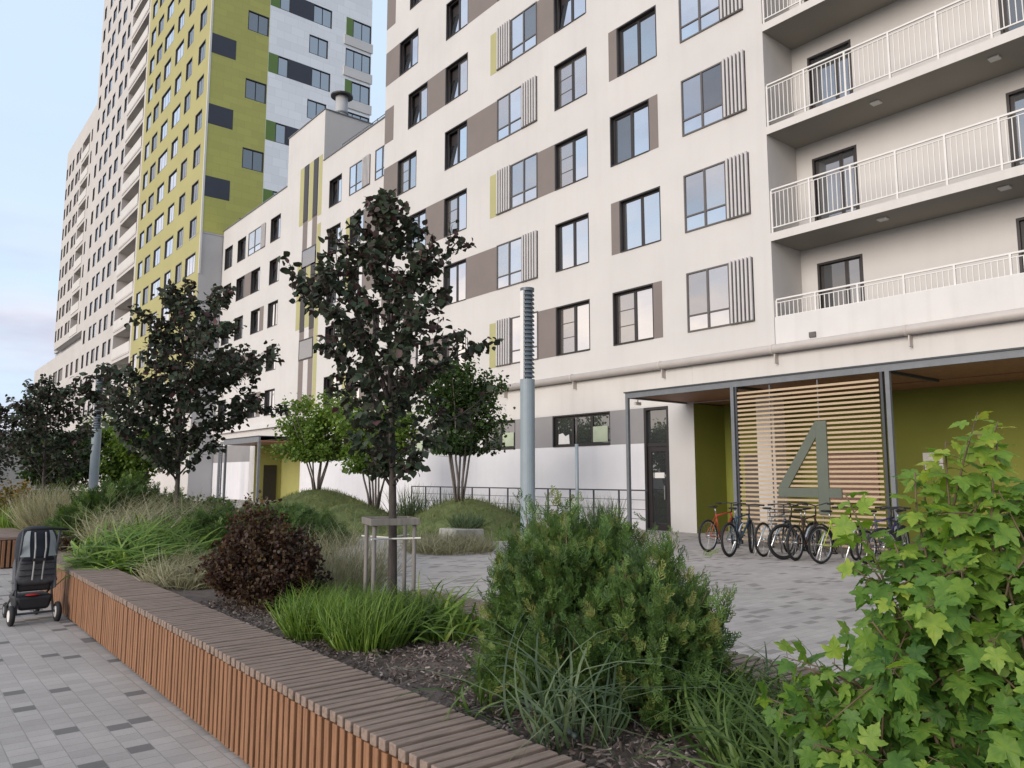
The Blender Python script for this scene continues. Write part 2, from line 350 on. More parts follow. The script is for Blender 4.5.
def bay(root, x, z, w, h, side, lw, kind='plain', panel='louvre'):
    def fr():
        m = MB(); a, b = (0, w-lw) if side == 'R' else (lw, w); t = .045
        m.box(a, a+t, -.03, .1, 0, h).box(b-t, b, -.03, .1, 0, h).box(a+t, b-t, -.03, .1, h-t, h).box(a+t, b-t, -.03, .1, 0, t)
        c = (a+b)/2; m.box(c-.03, c+.03, -.03, .1, t, h-t).box(a+t, c-.03, -.025, .1, h*.26, h*.26+.045).box(c+.03, b-t, -.025, .1, h*.26, h*.26+.045)
        m.box(a+t, b-t, .12, .14, 0, h)
        a2, b2 = (w-lw, w) if side == 'R' else (0, lw); m.box(a2, b2, .03, .05, 0, h).box(a2, b2, -.07, .03, 0, .03)
        return m.mesh('window', M['frame2'])
    fo = place(cached(('bay', w, h, side, lw), fr), 'window', root, (x, 0, z))
    a, b = (0, w-lw) if side == 'R' else (lw, w); c = (a+b)/2; t = .045
    for k, (p, q) in enumerate(((a+t, c-.03), (c+.03, b-t))):
        mk = 'net' if (kind == 'net' and k == 0) else ('glass_dark' if kind == 'dim' and k == 1 else (rng.choice(['glass', 'glass_mid', 'glass_soft'])))
        place(pane_mesh(q-p, h-t-h*.26-.045, mk), 'pane', fo, (p, .0, h*.26+.045), rng.uniform(-.005, .005), rng.uniform(-.005, .005))
        place(pane_mesh(q-p, h*.26-t, 'glass'), 'pane', fo, (p, .0, t), rng.uniform(-.004, .004), rng.uniform(-.004, .004))
    def lv():
        m = MB(); a2, b2 = (w-lw, w) if side == 'R' else (0, lw); n = 6
        for k in range(n):
            xx = a2+(k+.25)*lw/n; m.box(xx, xx+lw/n*.52, -.08, -.02, .03, h+.02)
        return m.mesh('louvre_screen', M['louvre'])
    place(cached(('lv', w, h, side, lw), lv), 'louvre_screen', fo, (0, 0, 0))
    return fo

def railing_mb(x0, x1, z0, zlow, ztop, y=0.06, first=0.0):
    m = MB(); n = int((x1-x0-first)/1.08)+1
    m.box(x0, x1, y-.022, y+.022, ztop-.04, ztop)
    if zlow > z0+.05: m.box(x0, x1, y-.015, y+.015, zlow-.03, zlow)
    else: m.box(x0, x1, y-.02, y+.02, z0, z0+.03); zlow = z0+.03
    for k in range(n):
        px = x0+first+k*1.08; m.box(px-.022, px+.022, y-.022, y+.022, z0, ztop-.04)
        for j in range(1, 9):
            bx = px+j*.12
            if bx < x1-.02: m.box(bx-.009, bx+.009, y-.009, y+.009, zlow, ztop-.10)
        e = min(px+1.08-.022, x1); m.box(px+.022, e, y-.012, y+.012, ztop-.12, ztop-.10)
    return m

# ================================================================== main apartment building
D = 17.73; Y0 = 31.42
SILL = lambda k: 5.67+2.95*k
bld = thing('apartment_building', 'cream apartment block nearest on the right with long white balconies and louvred windows', 'building', (D, Y0, 0), -R(90))
lx = lambda Y: Y0-Y
WH = 1.72; TOPZ = 31.0; NR = 8
holes = []; wins = []; panels = []
for k in range(NR):
    z = SILL(k); ev = k % 2 == 0
    kinds = ['net', 'net', 'plain', 'net', 'tilt', 'tilt', 'tilt', 'tilt']
    kd = kinds[k]
    # column E
    if ev: wins.append(('w', lx(29.3), z, 1.65, kd)); panels.append(('grey', lx(27.65), lx(26.25), z)); panels.append(('grey', 0, lx(30.6), z))
    else: wins.append(('w', lx(30.15), z, 1.65, kd)); panels.append(('grey', 0, lx(30.15), z))
    wins.append(('w', lx(26.25), z, 1.65, kinds[(k+1) % 8] if k < 4 else 'tilt'))
    if not ev: panels.append(('grey', lx(24.6), lx(22.6), z))
    wins.append(('b', lx(22.6), z, 2.38, 'L' if ev else 'R', .86, ('dim' if k == 4 else 'net' if k in (3, 6) else 'plain')))
    if ev: panels.append(('yellow', lx(23.05), lx(22.6), z-.02)); panels.append(('grey', lx(20.22), lx(19.3), z))
    wins.append(('w', lx(19.3), z, 1.66, {0: 'net', 1: 'plain', 2: 'net', 3: 'net', 4: 'tilt'}.get(k, 'plain')))
    if ev: wins.append(('w', lx(16.62), z, 1.68, {0: 'net', 2: 'dim'}.get(k, 'plain'))); panels.append(('grey', lx(14.94), lx(14.6), z))
    else: wins.append(('w', lx(16.26), z, 1.68, 'plain')); panels.append(('grey', lx(16.62), lx(16.26), z))
    wins.append(('b', lx(13.68), z, 2.2, 'R', .74, {0: 'net', 2: 'dim'}.get(k, 'plain')))
for w in wins:
    holes.append((w[1], w[1]+w[3], w[2], w[2]+WH) if w[0] == 'w' else (w[1], w[1]+w[3], w[2], w[2]+WH+.02))
XR = lx(10.92); XE = 40.0; DEP = 16.0
ground_holes = [(lx(19.5), lx(16.8), 2.55, 3.62), (lx(24.3), lx(21.5), 2.55, 3.62), (lx(30.2), lx(27.6), 2.55, 3.62), (lx(15.42), lx(14.48), 0, 3.62)]
mb = MB()
wall_grid(mb, 0, lx(13.57), 0, 3.62, ground_holes)
wall_grid(mb, 0, XR, 3.62, TOPZ, holes)
mb.quad((0, DEP, 0), (0, 0, 0), (0, 0, TOPZ), (0, DEP, TOPZ)).quad((XE, 0, 3.62), (XE, DEP, 3.62), (XE, DEP, TOPZ), (XE, 0, TOPZ)).quad((XE, 1.44, 0), (XE, DEP, 0), (XE, DEP, 3.62), (XE, 1.44, 3.62)).quad((0, DEP, 0), (XE, DEP, 0), (XE, DEP, TOPZ), (0, DEP, TOPZ))
doors = []
for k in range(-1, NR):
    zf = 7.92+2.94*k
    for xx in [lx(10.46), lx(5.74), lx(1.0)]: doors.append((xx, zf+.02, 1.25, 2.26))
wall_grid(mb, XR, XE, 4.96, TOPZ, [(d[0], d[0]+d[2], d[1], d[1]+d[3]) for d in doors], 1.44)
mb.quad((XR, 0, 5.67), (XR, 1.44, 5.67), (XR, 1.44, TOPZ), (XR, 0, TOPZ))
mb.build('wall', M['wall'], bld)
MB().box(-.05, XE+.05, -.05, DEP+.05, TOPZ, TOPZ+.15).build('roof', M['frame2'], bld)
# white parapet strip under the first balcony, entrance recess behind it
MB().box(XR+.012, XE, 0, .22, 4.75, 5.67).build('balcony_parapet', M['parapet'], bld)
MB().box(lx(13.57), XE, -.005, .25, 3.70, 4.745).build('lintel', M['wall_band'], bld)
MB().box(lx(22.0), lx(13.575), -.004, 0.03, 3.66, 4.745).build('render_band', M['wall_band'], bld)
pm = MB(); gb = MB()
def split(a, b, cuts):
    out = []; x = a
    for (p, q) in cuts:
        if p > x: out.append((x, p))
        x = q
    if x < b: out.append((x, b))
    return out
cuts = sorted((h[0], h[1]) for h in ground_holes)
for a, b in split(0, lx(15.42), cuts[:3]): MB().box(a, b, -.006, .02, 2.555, 3.62).build('grey_band', M['greyband'], bld)
pm.box(0, lx(15.42), -.008, .02, 0, 2.55).build('plinth', M['plinth'], bld)
for (mk, a, b, z) in panels: MB().box(a, b, -.006, .01, z, z+WH).build('facade_panel', M[mk], bld)
for w in wins:
    if w[0] == 'w': window2(bld, w[1], w[2], w[3], WH, .2, w[4], w[2] < 11)
    else: bay(bld, w[1], w[2], w[3], WH+.02, w[4], w[5], w[6])
# ground-floor strip windows with papers behind the glass
for (a, b, z0, z1) in ground_holes[:3]:
    fo = place(frame_mesh(round(b-a, 3), round(z1-z0, 3), .16, 2), 'window', bld, (a, 0, z0))
    w = b-a
    for j in range(3):
        pw = w/3-.1; place(pane_mesh(pw, z1-z0-.19, 'glass_dark'), 'pane', fo, (.105+j*(w/3-.02), .11, .09), rng.uniform(-.004, .004))
    MB().poly([(.2, .085, .1), (.75, .085, .1), (.72, .085, .42), (.55, .085, .36), (.42, .085, .47), (.22, .085, .44)]).build('paper_sheet', M['white'], fo)
    MB().box(w-.85, w-.2, .083, .09, .12, .62).build('paper_sheet', mat('pale_green_paper', (.40, .45, .33), .8), fo)
# glazed side door
dz = 3.62
fo = MB().box(0, .08, 0, .2, 0, dz).box(.86, .94, 0, .2, 0, dz).box(.08, .86, 0, .2, dz-.08, dz).box(.08, .86, .05, .2, 2.45, 2.55).box(.08, .2, .08, .16, 0, 2.45).box(.74, .86, .08, .16, 0, 2.45).box(.2, .74, .08, .16, 0, .2).box(.2, .74, .08, .16, 2.3, 2.45).box(.08, .86, .25, .27, 0, dz).build('door', M['frame'], bld)
fo.location = (lx(15.42), 0, 0)
MB().box(.2, .74, .11, .125, .2, 2.3).build('pane', M['glass_dark'], fo); MB().box(.08, .86, .11, .125, 2.55, dz-.08).build('pane', M['glass_dark'], fo)
MB().box(.30, .66, .10, .108, 1.52, 1.68).build('paper_notice', M['white'], fo); MB().box(.70, .73, .02, .07, .9, 1.3).build('handle', M['chrome'], fo)
# entrance recess: green walls, column
ER = lx(13.57)
MB().quad((ER, 0, 0), (ER, 1.44, 0), (ER, 1.44, 3.62), (ER, 0, 3.62)).quad((ER, 1.44, 0), (XE, 1.44, 0), (XE, 1.44, 4.0), (ER, 1.44, 4.0)).build('entrance_wall', M['greenwall'], bld)
MB().box(lx(11.57), lx(11.05), 0.01, .5, 0, 3.70).build('column', M['wall'], bld)
MB().box(lx(12.9), lx(11.9), 1.38, 1.435, 0.02, 2.2).box(lx(12.35), lx(12.3), 1.35, 1.38, .02, 2.2).build('entrance_door', M['frame2'], bld)
MB().box(ER+.42, ER+.55, 1.40, 1.436, 1.3, 1.62).build('intercom', M['black'], bld)
# balconies
for k in range(-1, NR):
    zt = 7.92+2.94*k
    sm = MB().box(XR+.004, XE-.01, .0, 1.436, zt-.21, zt) if k >= 0 else MB().box(XR+.004, XE-.01, .23, 1.436, zt-.21, zt)
    s_ = sm.build('balcony', M['slab'], bld)  # slab body toned darker than its front fascia strip
    if k >= 0: MB().box(XR+.004, XE-.01, -.012, -.001, zt-.21, zt+.004).build('fascia', M['wall_band'], s_)
    if k >= 0: railing_mb(XR+.03, XE-.1, zt, zt+.17, zt+1.21).build('railing', M['white'], s_)
    else: railing_mb(XR+.03, XE-.1, 5.67, 5.67, 6.17, y=.10).build('railing', M['white'], s_)
    for yy in (8.2, 5.6, 3.0): MB().box(lx(yy)-.11, lx(yy)+.11, .36, .56, zt-.255, zt-.212).build('balcony_light', M['white'], s_, bevel=.01)
for (x, z, w, h) in doors:
    f = lambda w=w, h=h: MB().box(0, .06, 0, .2, 0, h).box(w-.06, w, 0, .2, 0, h).box(.06, w-.06, 0, .2, h-.06, h).box(.06, w-.06, .05, .2, 0, .06).box(w*.62-.05, w*.62+.05, .08, .16, .06, h-.06).box(.06, .14, .08, .16, .06, h-.06).box(w-.14, w-.06, .08, .16, .06, h-.06).box(.06, w-.06, .2, .22, 0, h).mesh('balcony_door', M['frame'])
    fo = place(cached(('bd', w, h), f), 'balcony_door', bld, (x, 1.44, z))
    place(pane_mesh(w*.62-.19, h-.12, rng.choice(['glass_dark', 'glass_blue', 'glass_blue'])), 'pane', fo, (.14, .1, .06), rng.uniform(-.006, .006), rng.uniform(-.006, .006))
    place(pane_mesh(w*.38-.19, h-.12, 'glass_blue'), 'pane', fo, (w*.62+.05, .1, .06), rng.uniform(-.006, .006))
# pipe along the facade
po = MB().tube([(lx(23.6), -.16, 4.80), (XE, -.16, 4.83)], .118, 16).build('pipe', M['pipe'], bld, smooth=True)
for Y in (22.0, 18.35, 14.6, 10.9, 7.55, 4.0, .5):
    MB().tube([(lx(Y)-.03, -.16, 4.81), (lx(Y)+.03, -.16, 4.81)], .128, 16).build('pipe_collar', M['pipe'], po); MB().box(lx(Y)+.03, lx(Y)+.06, -.17, .0, 4.44, 4.70).build('pipe_bracket', M['pipe'], po)
MB().box(lx(9.95), lx(9.78), -.05, .0, 5.00, 5.13).build('vent_grille', M['frame2'], bld)

# ================================================================== lower wing, set back
WX, WY = 19.5, 59.48
wing = thing('apartment_wing', 'lower cream wing of six storeys set back between the big block and the green tower', 'building', (WX, WY, 0), -R(90))
wx = lambda Y: WY-Y
holes = []; wn = []; pn = []
k0 = 4
for k in range(0, 5):
    z = SILL(k)-.1; h = 1.70
    wn.append(('w', wx(59.0), z, 1.7, h, 'dim'))
    if k == 4:
        wn += [('w', wx(56.25), z, 1.7, h, 'tilt'), ('b', wx(54.0), z, 3.2, h, 'R', .75), ('w', wx(49.95), z, 1.72, h, 'tilt')]
    elif k % 2: wn += [('w', wx(56.2), z, 1.7, h, 'tilt'), ('w', wx(53.25), z, 1.7, h, 'tilt'), ('w', wx(49.9), z, 1.72, h, 'tilt')]; pn.append(('grey', wx(54.5), wx(53.25), z, h))
    else: wn += [('w', wx(56.2), z, 1.7, h, 'tilt'), ('w', wx(53.0), z, 1.7, h, 'tilt'), ('w', wx(49.9), z, 1.72, h, 'plain')]; pn.append(('grey', wx(51.3), wx(50.6), z, h))
    wn.append(('w', wx(41.05), z, 1.62, h, 'tilt'))
    if k == 4: wn += [('b', wx(38.45), z, 2.4, h, 'R', .85), ('b', wx(35.5), z, 2.4, h, 'R', .85)]
    else:
        wn += [('w', wx(38.3), z, 1.62, h, 'tilt'), ('w', wx(35.4), z, 1.62, h, 'plain')]; pn.append(('yellow', wx(38.75), wx(38.3), z, h)); pn.append(('grey', wx(36.68), wx(35.4), z, h))
for w in wn: holes.append((w[1], w[1]+w[3], w[2], w[2]+w[4]))
T1, T2 = 20.6, 23.9
XA, XB, XC = wx(47.3), wx(41.9), wx(31.2)
rec = (wx(51.2), wx(43.9), 0, 3.72)
mb = MB()
wall_grid(mb, 0, XC, 0, T1, holes+[rec]); wall_grid(mb, XA, XB, T1, T2, [])
mb.quad((XA, 0, T1), (XA, 5.4, T1), (XA, 5.4, T2), (XA, 0, T2)).quad((XB, 0, T1), (XB, 5.4, T1), (XB, 5.4, T2), (XB, 0, T2)).quad((XA, 5.4, T1), (XB, 5.4, T1), (XB, 5.4, T2), (XA, 5.4, T2))
mb.quad((0, 13, 0), (XC, 13, 0), (XC, 13, T1), (0, 13, T1)).quad((0, 0, 0), (0, 13, 0), (0, 13, T1), (0, 0, T1)).quad((XC, 0, 0), (XC, 13, 0), (XC, 13, T1), (XC, 0, T1))
mb.build('wall', M['wall'], wing)
ro = MB().box(0, XA-.02, .3, 13, T1-.4, T1-.25).box(XB+.02, XC, .3, 13, T1-.4, T1-.25).box(XA+.1, XB-.1, .1, 5.3, T2-.15, T2-.02).build('roof', M['concrete'], wing)
MB().box(0, XA-.003, -.06, .3, T1, T1+.06).box(XB+.003, XC, -.06, .3, T1, T1+.06).box(XA-.03, XB+.03, -.06, .2, T2, T2+.06).box(XB-.2, XB+.06, .2, 5.4, T2, T2+.06).build('coping', M['steel'], wing)
for (mk, a, b, z, h) in pn: MB().box(a, b, -.006, .01, z, z+h).build('facade_panel', M[mk], wing)
for w in wn:
    if w[0] == 'w': window2(wing, w[1], w[2], w[3], w[4], .22, w[5])
    else: bay(wing, w[1], w[2], w[3], w[4], w[5], w[6])
# stair tower: tall slots between yellow-green strips
st = MB(); yl = MB(); gl_ = MB()
glass_slot = M['room']
for (a, b) in ((45.25, 44.65), (43.9, 43.3), (42.55, 42.05)):
    MB().box(wx(a), wx(b), -.006, .01, 17.3, 21.1).build('facade_panel', M['yellow'], wing); MB().box(wx(a), wx(b), -.006, .01, 5.6 if b < 43 else 10.6, 14.8 if b > 43 else 16.8).build('facade_panel', M['yellow'], wing)
for (a, b) in ((44.63, 43.95), (43.27, 42.6)):
    st.box(wx(a), wx(b), -.02, .01, 17.4, 21.1).box(wx(a), wx(b), -.02, .01, 10.4, 15.2)
    gl_.box(wx(a)+.05, wx(b)-.05, -.03, -.021, 17.5, 21.0)
    for za, zb in ((15.2, 17.4), (5.4, 10.4)): MB().box(wx(a), wx(b), -.006, .01, za, zb).build('facade_panel', M['grey'], wing)
so_ = st.build('stair_window', M['frame'], wing); gl_.build('pane', M['frame'], so_)
sw = MB().box(wx(44.63), wx(42.6), -.02, .01, 14.4, 15.6).box(wx(44.63), wx(42.6), -.02, .01, 8.6, 9.9).build('stair_window', M['frame'], wing)
for za, zb in ((14.5, 15.5), (8.7, 9.8)): MB().box(wx(44.5), wx(42.7), -.03, -.021, za, zb).build('pane', M['glass_dark'], sw)
MB().box(0, XC, -.25, .0, 4.72, 5.0).build('ledge', M['parapet'], wing)
# ground-floor cladding and green entrance recess
g2 = MB(); p2 = MB()
for a, b in ((0, rec[0]-.9), (rec[1]+.02, XC)): g2.box(a, b, -.006, .02, 2.6, 3.8); MB().box(a, b, -.008, .02, 0, 2.598).build('plinth', M['plinth'], wing)
MB().box(0, rec[0]-.9, -.006, .02, 2.6, 3.8).build('grey_band', M['greyband'], wing)
MB().quad((rec[0], 0, 0), (rec[0], 1.9, 0), (rec[0], 1.9, 3.72), (rec[0], 0, 3.72)).quad((rec[0], 1.9, 0), (rec[1], 1.9, 0), (rec[1], 1.9, 3.72), (rec[0], 1.9, 3.72)).quad((rec[1], 0, 0), (rec[1], 1.9, 0), (rec[1], 1.9, 3.72), (rec[1], 0, 3.72)).quad((rec[0], 0, 3.72), (rec[1], 0, 3.72), (rec[1], 1.9, 3.72), (rec[0], 1.9, 3.72)).build('entrance_wall', M['greencol'], wing)
MB().box(rec[0]+.003, rec[0]+.05, .65, 1.55, .02, 2.35).build('door', M['frame'], wing); MB().box(wx(46.3), wx(45.3), 1.85, 1.895, .02, 2.35).build('door', M['frame'], wing)
# roof things: flue and guard rail
vx, vy = wx(44.0), 2.1
fl = MB().tube([(vx, vy, T2-.02), (vx, vy, T2+2.3)], .40, 20).build('flue_pipe', M['towergrey'], wing, smooth=True)
MB().tube([(vx, vy, T2+1.1), (vx, vy, T2+1.2)], .46, 20).build('collar', M['steel'], fl); MB().tube([(vx, vy, T2+2.3), (vx, vy, T2+2.4), (vx, vy, T2+2.62)], [.72, .72, .25], 20).build('cowl', M['frame'], fl)
gr = MB()
for j in range(12):
    xx = XB+1.0+j*.85; gr.tube([(xx, .7, T1-.25), (xx, .7, T1+.95)], .03, 6)
for zz in (T1+.4, T1+.9): gr.tube([(XB+1.0, .7, zz), (XB+1.0+11*.85, .7, zz)], .025, 6)
gr.tube([(XB+3.4, 4, T1-.25), (XB+3.4, 4, T1+2.2), (XB+3.4, 4.8, T1+2.2), (XB+3.4, 4.8, T1-.25)], .035, 6)
gr.build('roof_guard_rail', M['steel'], wing)

# ================================================================== residential tower
TX, TY, TT = 17.75, 59.5, 72.0
tower = thing('residential_tower', 'tall tower with olive green end, white cladding and ochre and beige long side', 'tower', (TX, TY, 0), 0)
# end face (looks toward -Y): local x = X - TX
tb = 20.35
hs = []
def tw_frame(w, h, pane_mk, n=2):
    f = lambda: MB().box(0, w, .14, .2, 0, h).box(0, .07, .0, .14, 0, h).box(w-.07, w, 0, .14, 0, h).box(.07, w-.07, 0, .14, h-.07, h).box(.07, w-.07, 0, .14, 0, .05).mesh('window', M['frame'])
    return cached(('tw', w, h), f)
def tower_window(root, x, z, w, h, mk, rz=0, loc=None, n=2):
    fo = place(tw_frame(w, h, mk), 'window', root, loc or (x, 0, z), rz)
    def pm():
        m = MB(); pw = (w-.14-.08*(n-1))/n
        for j in range(n): m.box(.07+j*(pw+.08), .07+j*(pw+.08)+pw, .09, .10, .05, h-.07)
        return m.mesh('pane', M[mk])
    place(cached(('twp', w, h, mk, n), pm), 'pane', fo, (0, 0, 0), rng.uniform(-.004, .004), rng.uniform(-.005, .005)); return fo
endw = []; greenholes = []; whiteholes = []
for k in range(5, 13):
    z = SILL(k)-.2
    if k % 2: endw.append((2.92, z+.05, 1.75, 1.72, 'glass_dark', 2)); greenholes.append((2.92, 4.67, z+.05, z+1.77))
    xw = 8.55 if k % 2 == 0 else 8.25
    endw.append((xw, z, 1.75, 1.7, 'glass_blue', 2)); whiteholes.append((xw, xw+1.75, z, z+1.7))
    if k % 2 == 0: endw.append((5.55, z, .95, 1.7, 'glass_blue', 1)); whiteholes.append((5.55, 6.5, z, z+1.7))
    bx = 11.7 if k % 2 else 12.35
    endw.append((bx, z, 14.2-bx, 1.75, 'glass_blue', 3 if k % 2 else 2)); whiteholes.append((bx, 14.2, z, z+1.75))
mg = MB(); wall_grid(mg, .12, 4.72, tb, TT, greenholes)
mw = MB(); wall_grid(mw, 4.72, 14.25, 0, TT, whiteholes)
mw.quad((14.25, 0, 0), (14.25, 22, 0), (14.25, 22, TT), (14.25, 0, TT))
mg.build('end_wall', M['towergreen'], tower); mw.build('end_wall', M['towerwhite'], tower)
MB().box(-.02, .12, -.03, .12, 17.0, TT).build('corner_trim', M['towerpale'], tower)
MB().box(.0, 4.72, .02, 6, tb-.12, tb-.003).build('soffit', M['towergrey'], tower)
MB().box(.003, 1.75, .06, .3, 0, tb-.125).build('end_wall', M['towergrey'], tower)
for (x, z, w, h, mk, n) in endw: tower_window(tower, x, z, w, h, mk, n=n)
for k in range(5, 13):
    z = SILL(k)-.2
    if k % 2 == 0:
        MB().box(.0, 2.05, -.012, .01, z, z+1.65).build('facade_panel', M['slate'], tower); MB().box(6.5, 8.55, -.01, .01, z, z+1.7).build('facade_panel', M['slate'], tower)
        MB().box(4.74, 5.55, -.01, .01, z, z+1.7).build('facade_panel', M['greenglass'], tower); MB().box(11.7, 12.35, -.01, .01, z, z+1.75).build('facade_panel', M['greenglass'], tower)
    MB().box(11.5, 14.35, -.12, -.002, z-.9, z-.04).build('balcony_panel', M['towerpale'], tower)
# long side (looks toward -X): built in a turned child frame
side = lambda o: o
def Ls(Y): return Y   # world Y -> used below
long_holes = []; L1 = 104.0
# long side uses its own local frame: local x' = L1 - Y, rotated -90 deg about z, origin at (0, L1-TY)
loff = (0, L1-TY, 0)
sxl = lambda Y: L1-Y
ow = []; ob = []; loggias = []
for k in range(1, 22):
    z = SILL(k)-.2; e = k % 2
    ow.append((sxl(62.4), z, 1.75, 1.65, 'glass_dark', 2) if k >= 5 else (sxl(63.1), z, 2.6, 1.65, 'glass', 3))
    ow.append((sxl(65.75), z, 1.7, 1.65, 'glass_dark', 2))
    ow.append((sxl(69.35 if e else 69.0), z, 2.5 if e else 1.9, 1.65, 'glass', 2)); ow.append((sxl(73.2 if not e else 72.9), z, 3.0 if not e else 2.2, 1.65, 'glass', 2 if e else 3))
    ow.append((sxl(75.9), z, 1.9, 1.65, 'glass_dark', 2)); ow.append((sxl(78.4), z, 1.7, 1.65, 'glass', 2))
    loggias.append((sxl(87.0), sxl(79.8), z-.9, z+1.75))
    for (Ya, w, mk) in ((89.2 if e else 88.6, 1.2, 'glass'), (91.9, 1.8, 'glass_dark'), (95.0 if e else 94.4, 1.4, 'glass'), (97.6, 1.8, 'glass_dark' if e else 'glass'), (100.2 if e else 99.8, 1.5, 'glass'), (103.0, 1.2, 'glass_dark')):
        ob.append((sxl(Ya), z, w, 1.65, mk, 2))
allh = [(w[0], w[0]+w[2], w[1], w[1]+w[3]) for w in ow+ob]+loggias
mo = MB(); wall_grid(mo, sxl(79.3), sxl(TY+.1), 9.0, TT, allh); o1 = mo.build('long_wall', M['towerochre'], tower)
mbg = MB(); wall_grid(mbg, 0, sxl(79.3), 0, TT, allh); wall_grid(mbg, sxl(79.3), sxl(TY+.1), 0, 9.0, allh)
mbg.quad((0, 0, 0), (0, 22, 0), (0, 22, TT), (0, 0, TT)); o2 = mbg.build('long_wall', M['towerbeige'], tower)
for o in (o1, o2): o.location = loff; o.rotation_euler = (0, 0, -R(90))
MB().box(0, 14.25, .02, L1-TY, TT, TT+.2).build('roof', M['concrete'], tower)
def put(m, name, mk, par=None):
    o = m.build(name, M[mk], par or tower); 
    if par is None: o.location = loff; o.rotation_euler = (0, 0, -R(90))
    return o
nw = len(endw)
ow.sort(key=lambda w: (abs(w[1]-27), w[0])); keep = [w for w in ow if w[1] > 9 and w[1] < 48][:100-nw-1]; rest = [w for w in ow if w not in keep]+ob
for w in keep:
    p = Vector((w[0], 0, w[1])); q = Matrix.Rotation(-R(90), 4, 'Z') @ p
    tower_window(tower, 0, 0, w[2], w[3], w[4], -R(90), (q.x+loff[0], q.y+loff[1], w[1]), w[5])
mf = MB(); mp_ = {'glass': MB(), 'glass_dark': MB()}
for w in rest:
    x, z, ww, h, mk, n = w
    mf.box(x, x+ww, .14, .2, z, z+h).box(x, x+.07, .0, .14, z, z+h).box(x+ww-.07, x+ww, 0, .14, z, z+h).box(x+.07, x+ww-.07, 0, .14, z+h-.07, z+h).box(x+.07, x+ww-.07, 0, .14, z, z+.05)
    pw = (ww-.14-.08*(n-1))/n
    for j in range(n): mp_[mk].box(x+.07+j*(pw+.08), x+.07+j*(pw+.08)+pw, .09, .10, z+.05, z+h-.07)
fo = put(mf, 'windows', 'frame'); fo['kind'] = 'stuff'
for mk in mp_:
    g = put(mp_[mk], 'panes', mk, fo); g['kind'] = 'stuff'
for (a, b, z0, z1) in loggias:
    lo = put(MB().box(a, a+.02, 0, 1.5, z0, z1).box(b-.02, b, 0, 1.5, z0, z1).box(a+.02, b-.02, 1.45, 1.5, z0, z1).box(a+.02, b-.02, -.05, 1.45, z0, z0+.14).box(a+.02, b-.02, 0, 1.45, z1-.02, z1), 'loggia', 'towerbeige')
    m_ = MB().box(a, b, -.06, -.052, z0+.15, z0+1.15); m_.build('balustrade', M['towerpale'], lo)
    MB().box(a+4.3, a+5.8, 1.38, 1.44, z0+.15, z1-.3).build('loggia_door', M['frame'], lo)

# ================================================================== far tower and far low blocks on the same line
FT = 48.1
far = thing('residential_tower', 'farthest pale beige tower with narrow windows seen beyond the ochre one', 'tower', (TX, 123.5, 0), -R(90))
fh = [(123.5-112.0, 123.5-107.2, SILL(k)-1.1, SILL(k)+1.55) for k in range(5, 14)]
fwn = []
for k in range(5, 14):
    for Ya, w in ((123.2, 1.1), (121.2, 1.5), (118.9, 1.4 if k % 2 else 1.9), (115.9, 1.9), (113.6, .9), (106.3, .8)): fwn.append((123.5-Ya, SILL(k)-.2, w))
fh += [(x, x+w, z, z+1.65) for x, z, w in fwn]
m = MB(); wall_grid(m, 0, 19.49, 19.2, FT, fh); m.quad((0, 0, 19.2), (0, 18, 19.2), (0, 18, FT), (0, 0, FT)).quad((0, 18, 19.2), (19.49, 18, 19.2), (19.49, 18, FT), (0, 18, FT)).quad((0, 0, FT), (19.49, 0, FT), (19.49, 18, FT), (0, 18, FT)).quad((0, 0, 19.2), (19.49, 0, 19.2), (19.49, 18, 19.2), (0, 18, 19.2)).quad((19.49, 0, 19.2), (19.49, 18, 19.2), (19.49, 18, FT), (19.49, 0, FT))
m.build('wall', M['towerbeige'], far)
for x, z, w in fwn:
    f = lambda w=w: MB().box(0, w, .12, .16, 0, 1.65).box(0, .06, 0, .12, 0, 1.65).box(w-.06, w, 0, .12, 0, 1.65).box(.06, w-.06, 0, .12, 1.58, 1.65).mesh('window', M['frame2'])
    place(cached(('fw', w), f), 'window', far, (x, 0, z))
for h in fh[:9]:
    lo = MB().box(h[0], h[0]+.02, 0, 1.5, h[2], h[3]).box(h[1]-.02, h[1], 0, 1.5, h[2], h[3]).box(h[0]+.02, h[1]-.02, 1.45, 1.5, h[2], h[3]).box(h[0]+.02, h[1]-.02, 0, 1.45, h[2], h[2]+.1).box(h[0]+.02, h[1]-.02, 0, 1.45, h[3]-.02, h[3]).build('loggia', M['towerbeige'], far)
    MB().box(h[0], h[1], -.06, -.003, h[2]+.1, h[2]+1.15).build('balustrade', M['towerpale'], lo)
fl = thing('apartment_wing', 'far low block at the left end of the row below the farthest tower', 'building', (TX, 140.0, 0), -R(90))
fx = lambda Y: 140-Y
hh = [(fx(Y), fx(Y)+w, SILL(k)-.3, SILL(k)+1.4) for k in range(0, 4) for Y, w in ((139.0, 1.6), (136, 1.9), (133, 1.9), (130, 1.4), (126.0, 1.6), (122.5, 3.2), (118.5, 3.2), (113, 1.8), (109.8, 1.5), (106.5, 1.6))]
m = MB(); wall_grid(m, 0, fx(104.02), 0, 18.0, hh); m.quad((0, 0, 0), (0, 14, 0), (0, 14, 18), (0, 0, 18)).quad((0, 14, 0), (36, 14, 0), (36, 14, 18), (0, 14, 18)).quad((0, 0, 18), (36, 0, 18), (36, 14, 18), (0, 14, 18))
m.build('wall', M['towerbeige'], fl)
MB().box(fx(128), fx(105), .9, 9, 18.0, 19.19).box(fx(127), fx(124), .6, 9, 19.19, 21.2).build('stair_head', M['towergrey'], fl)
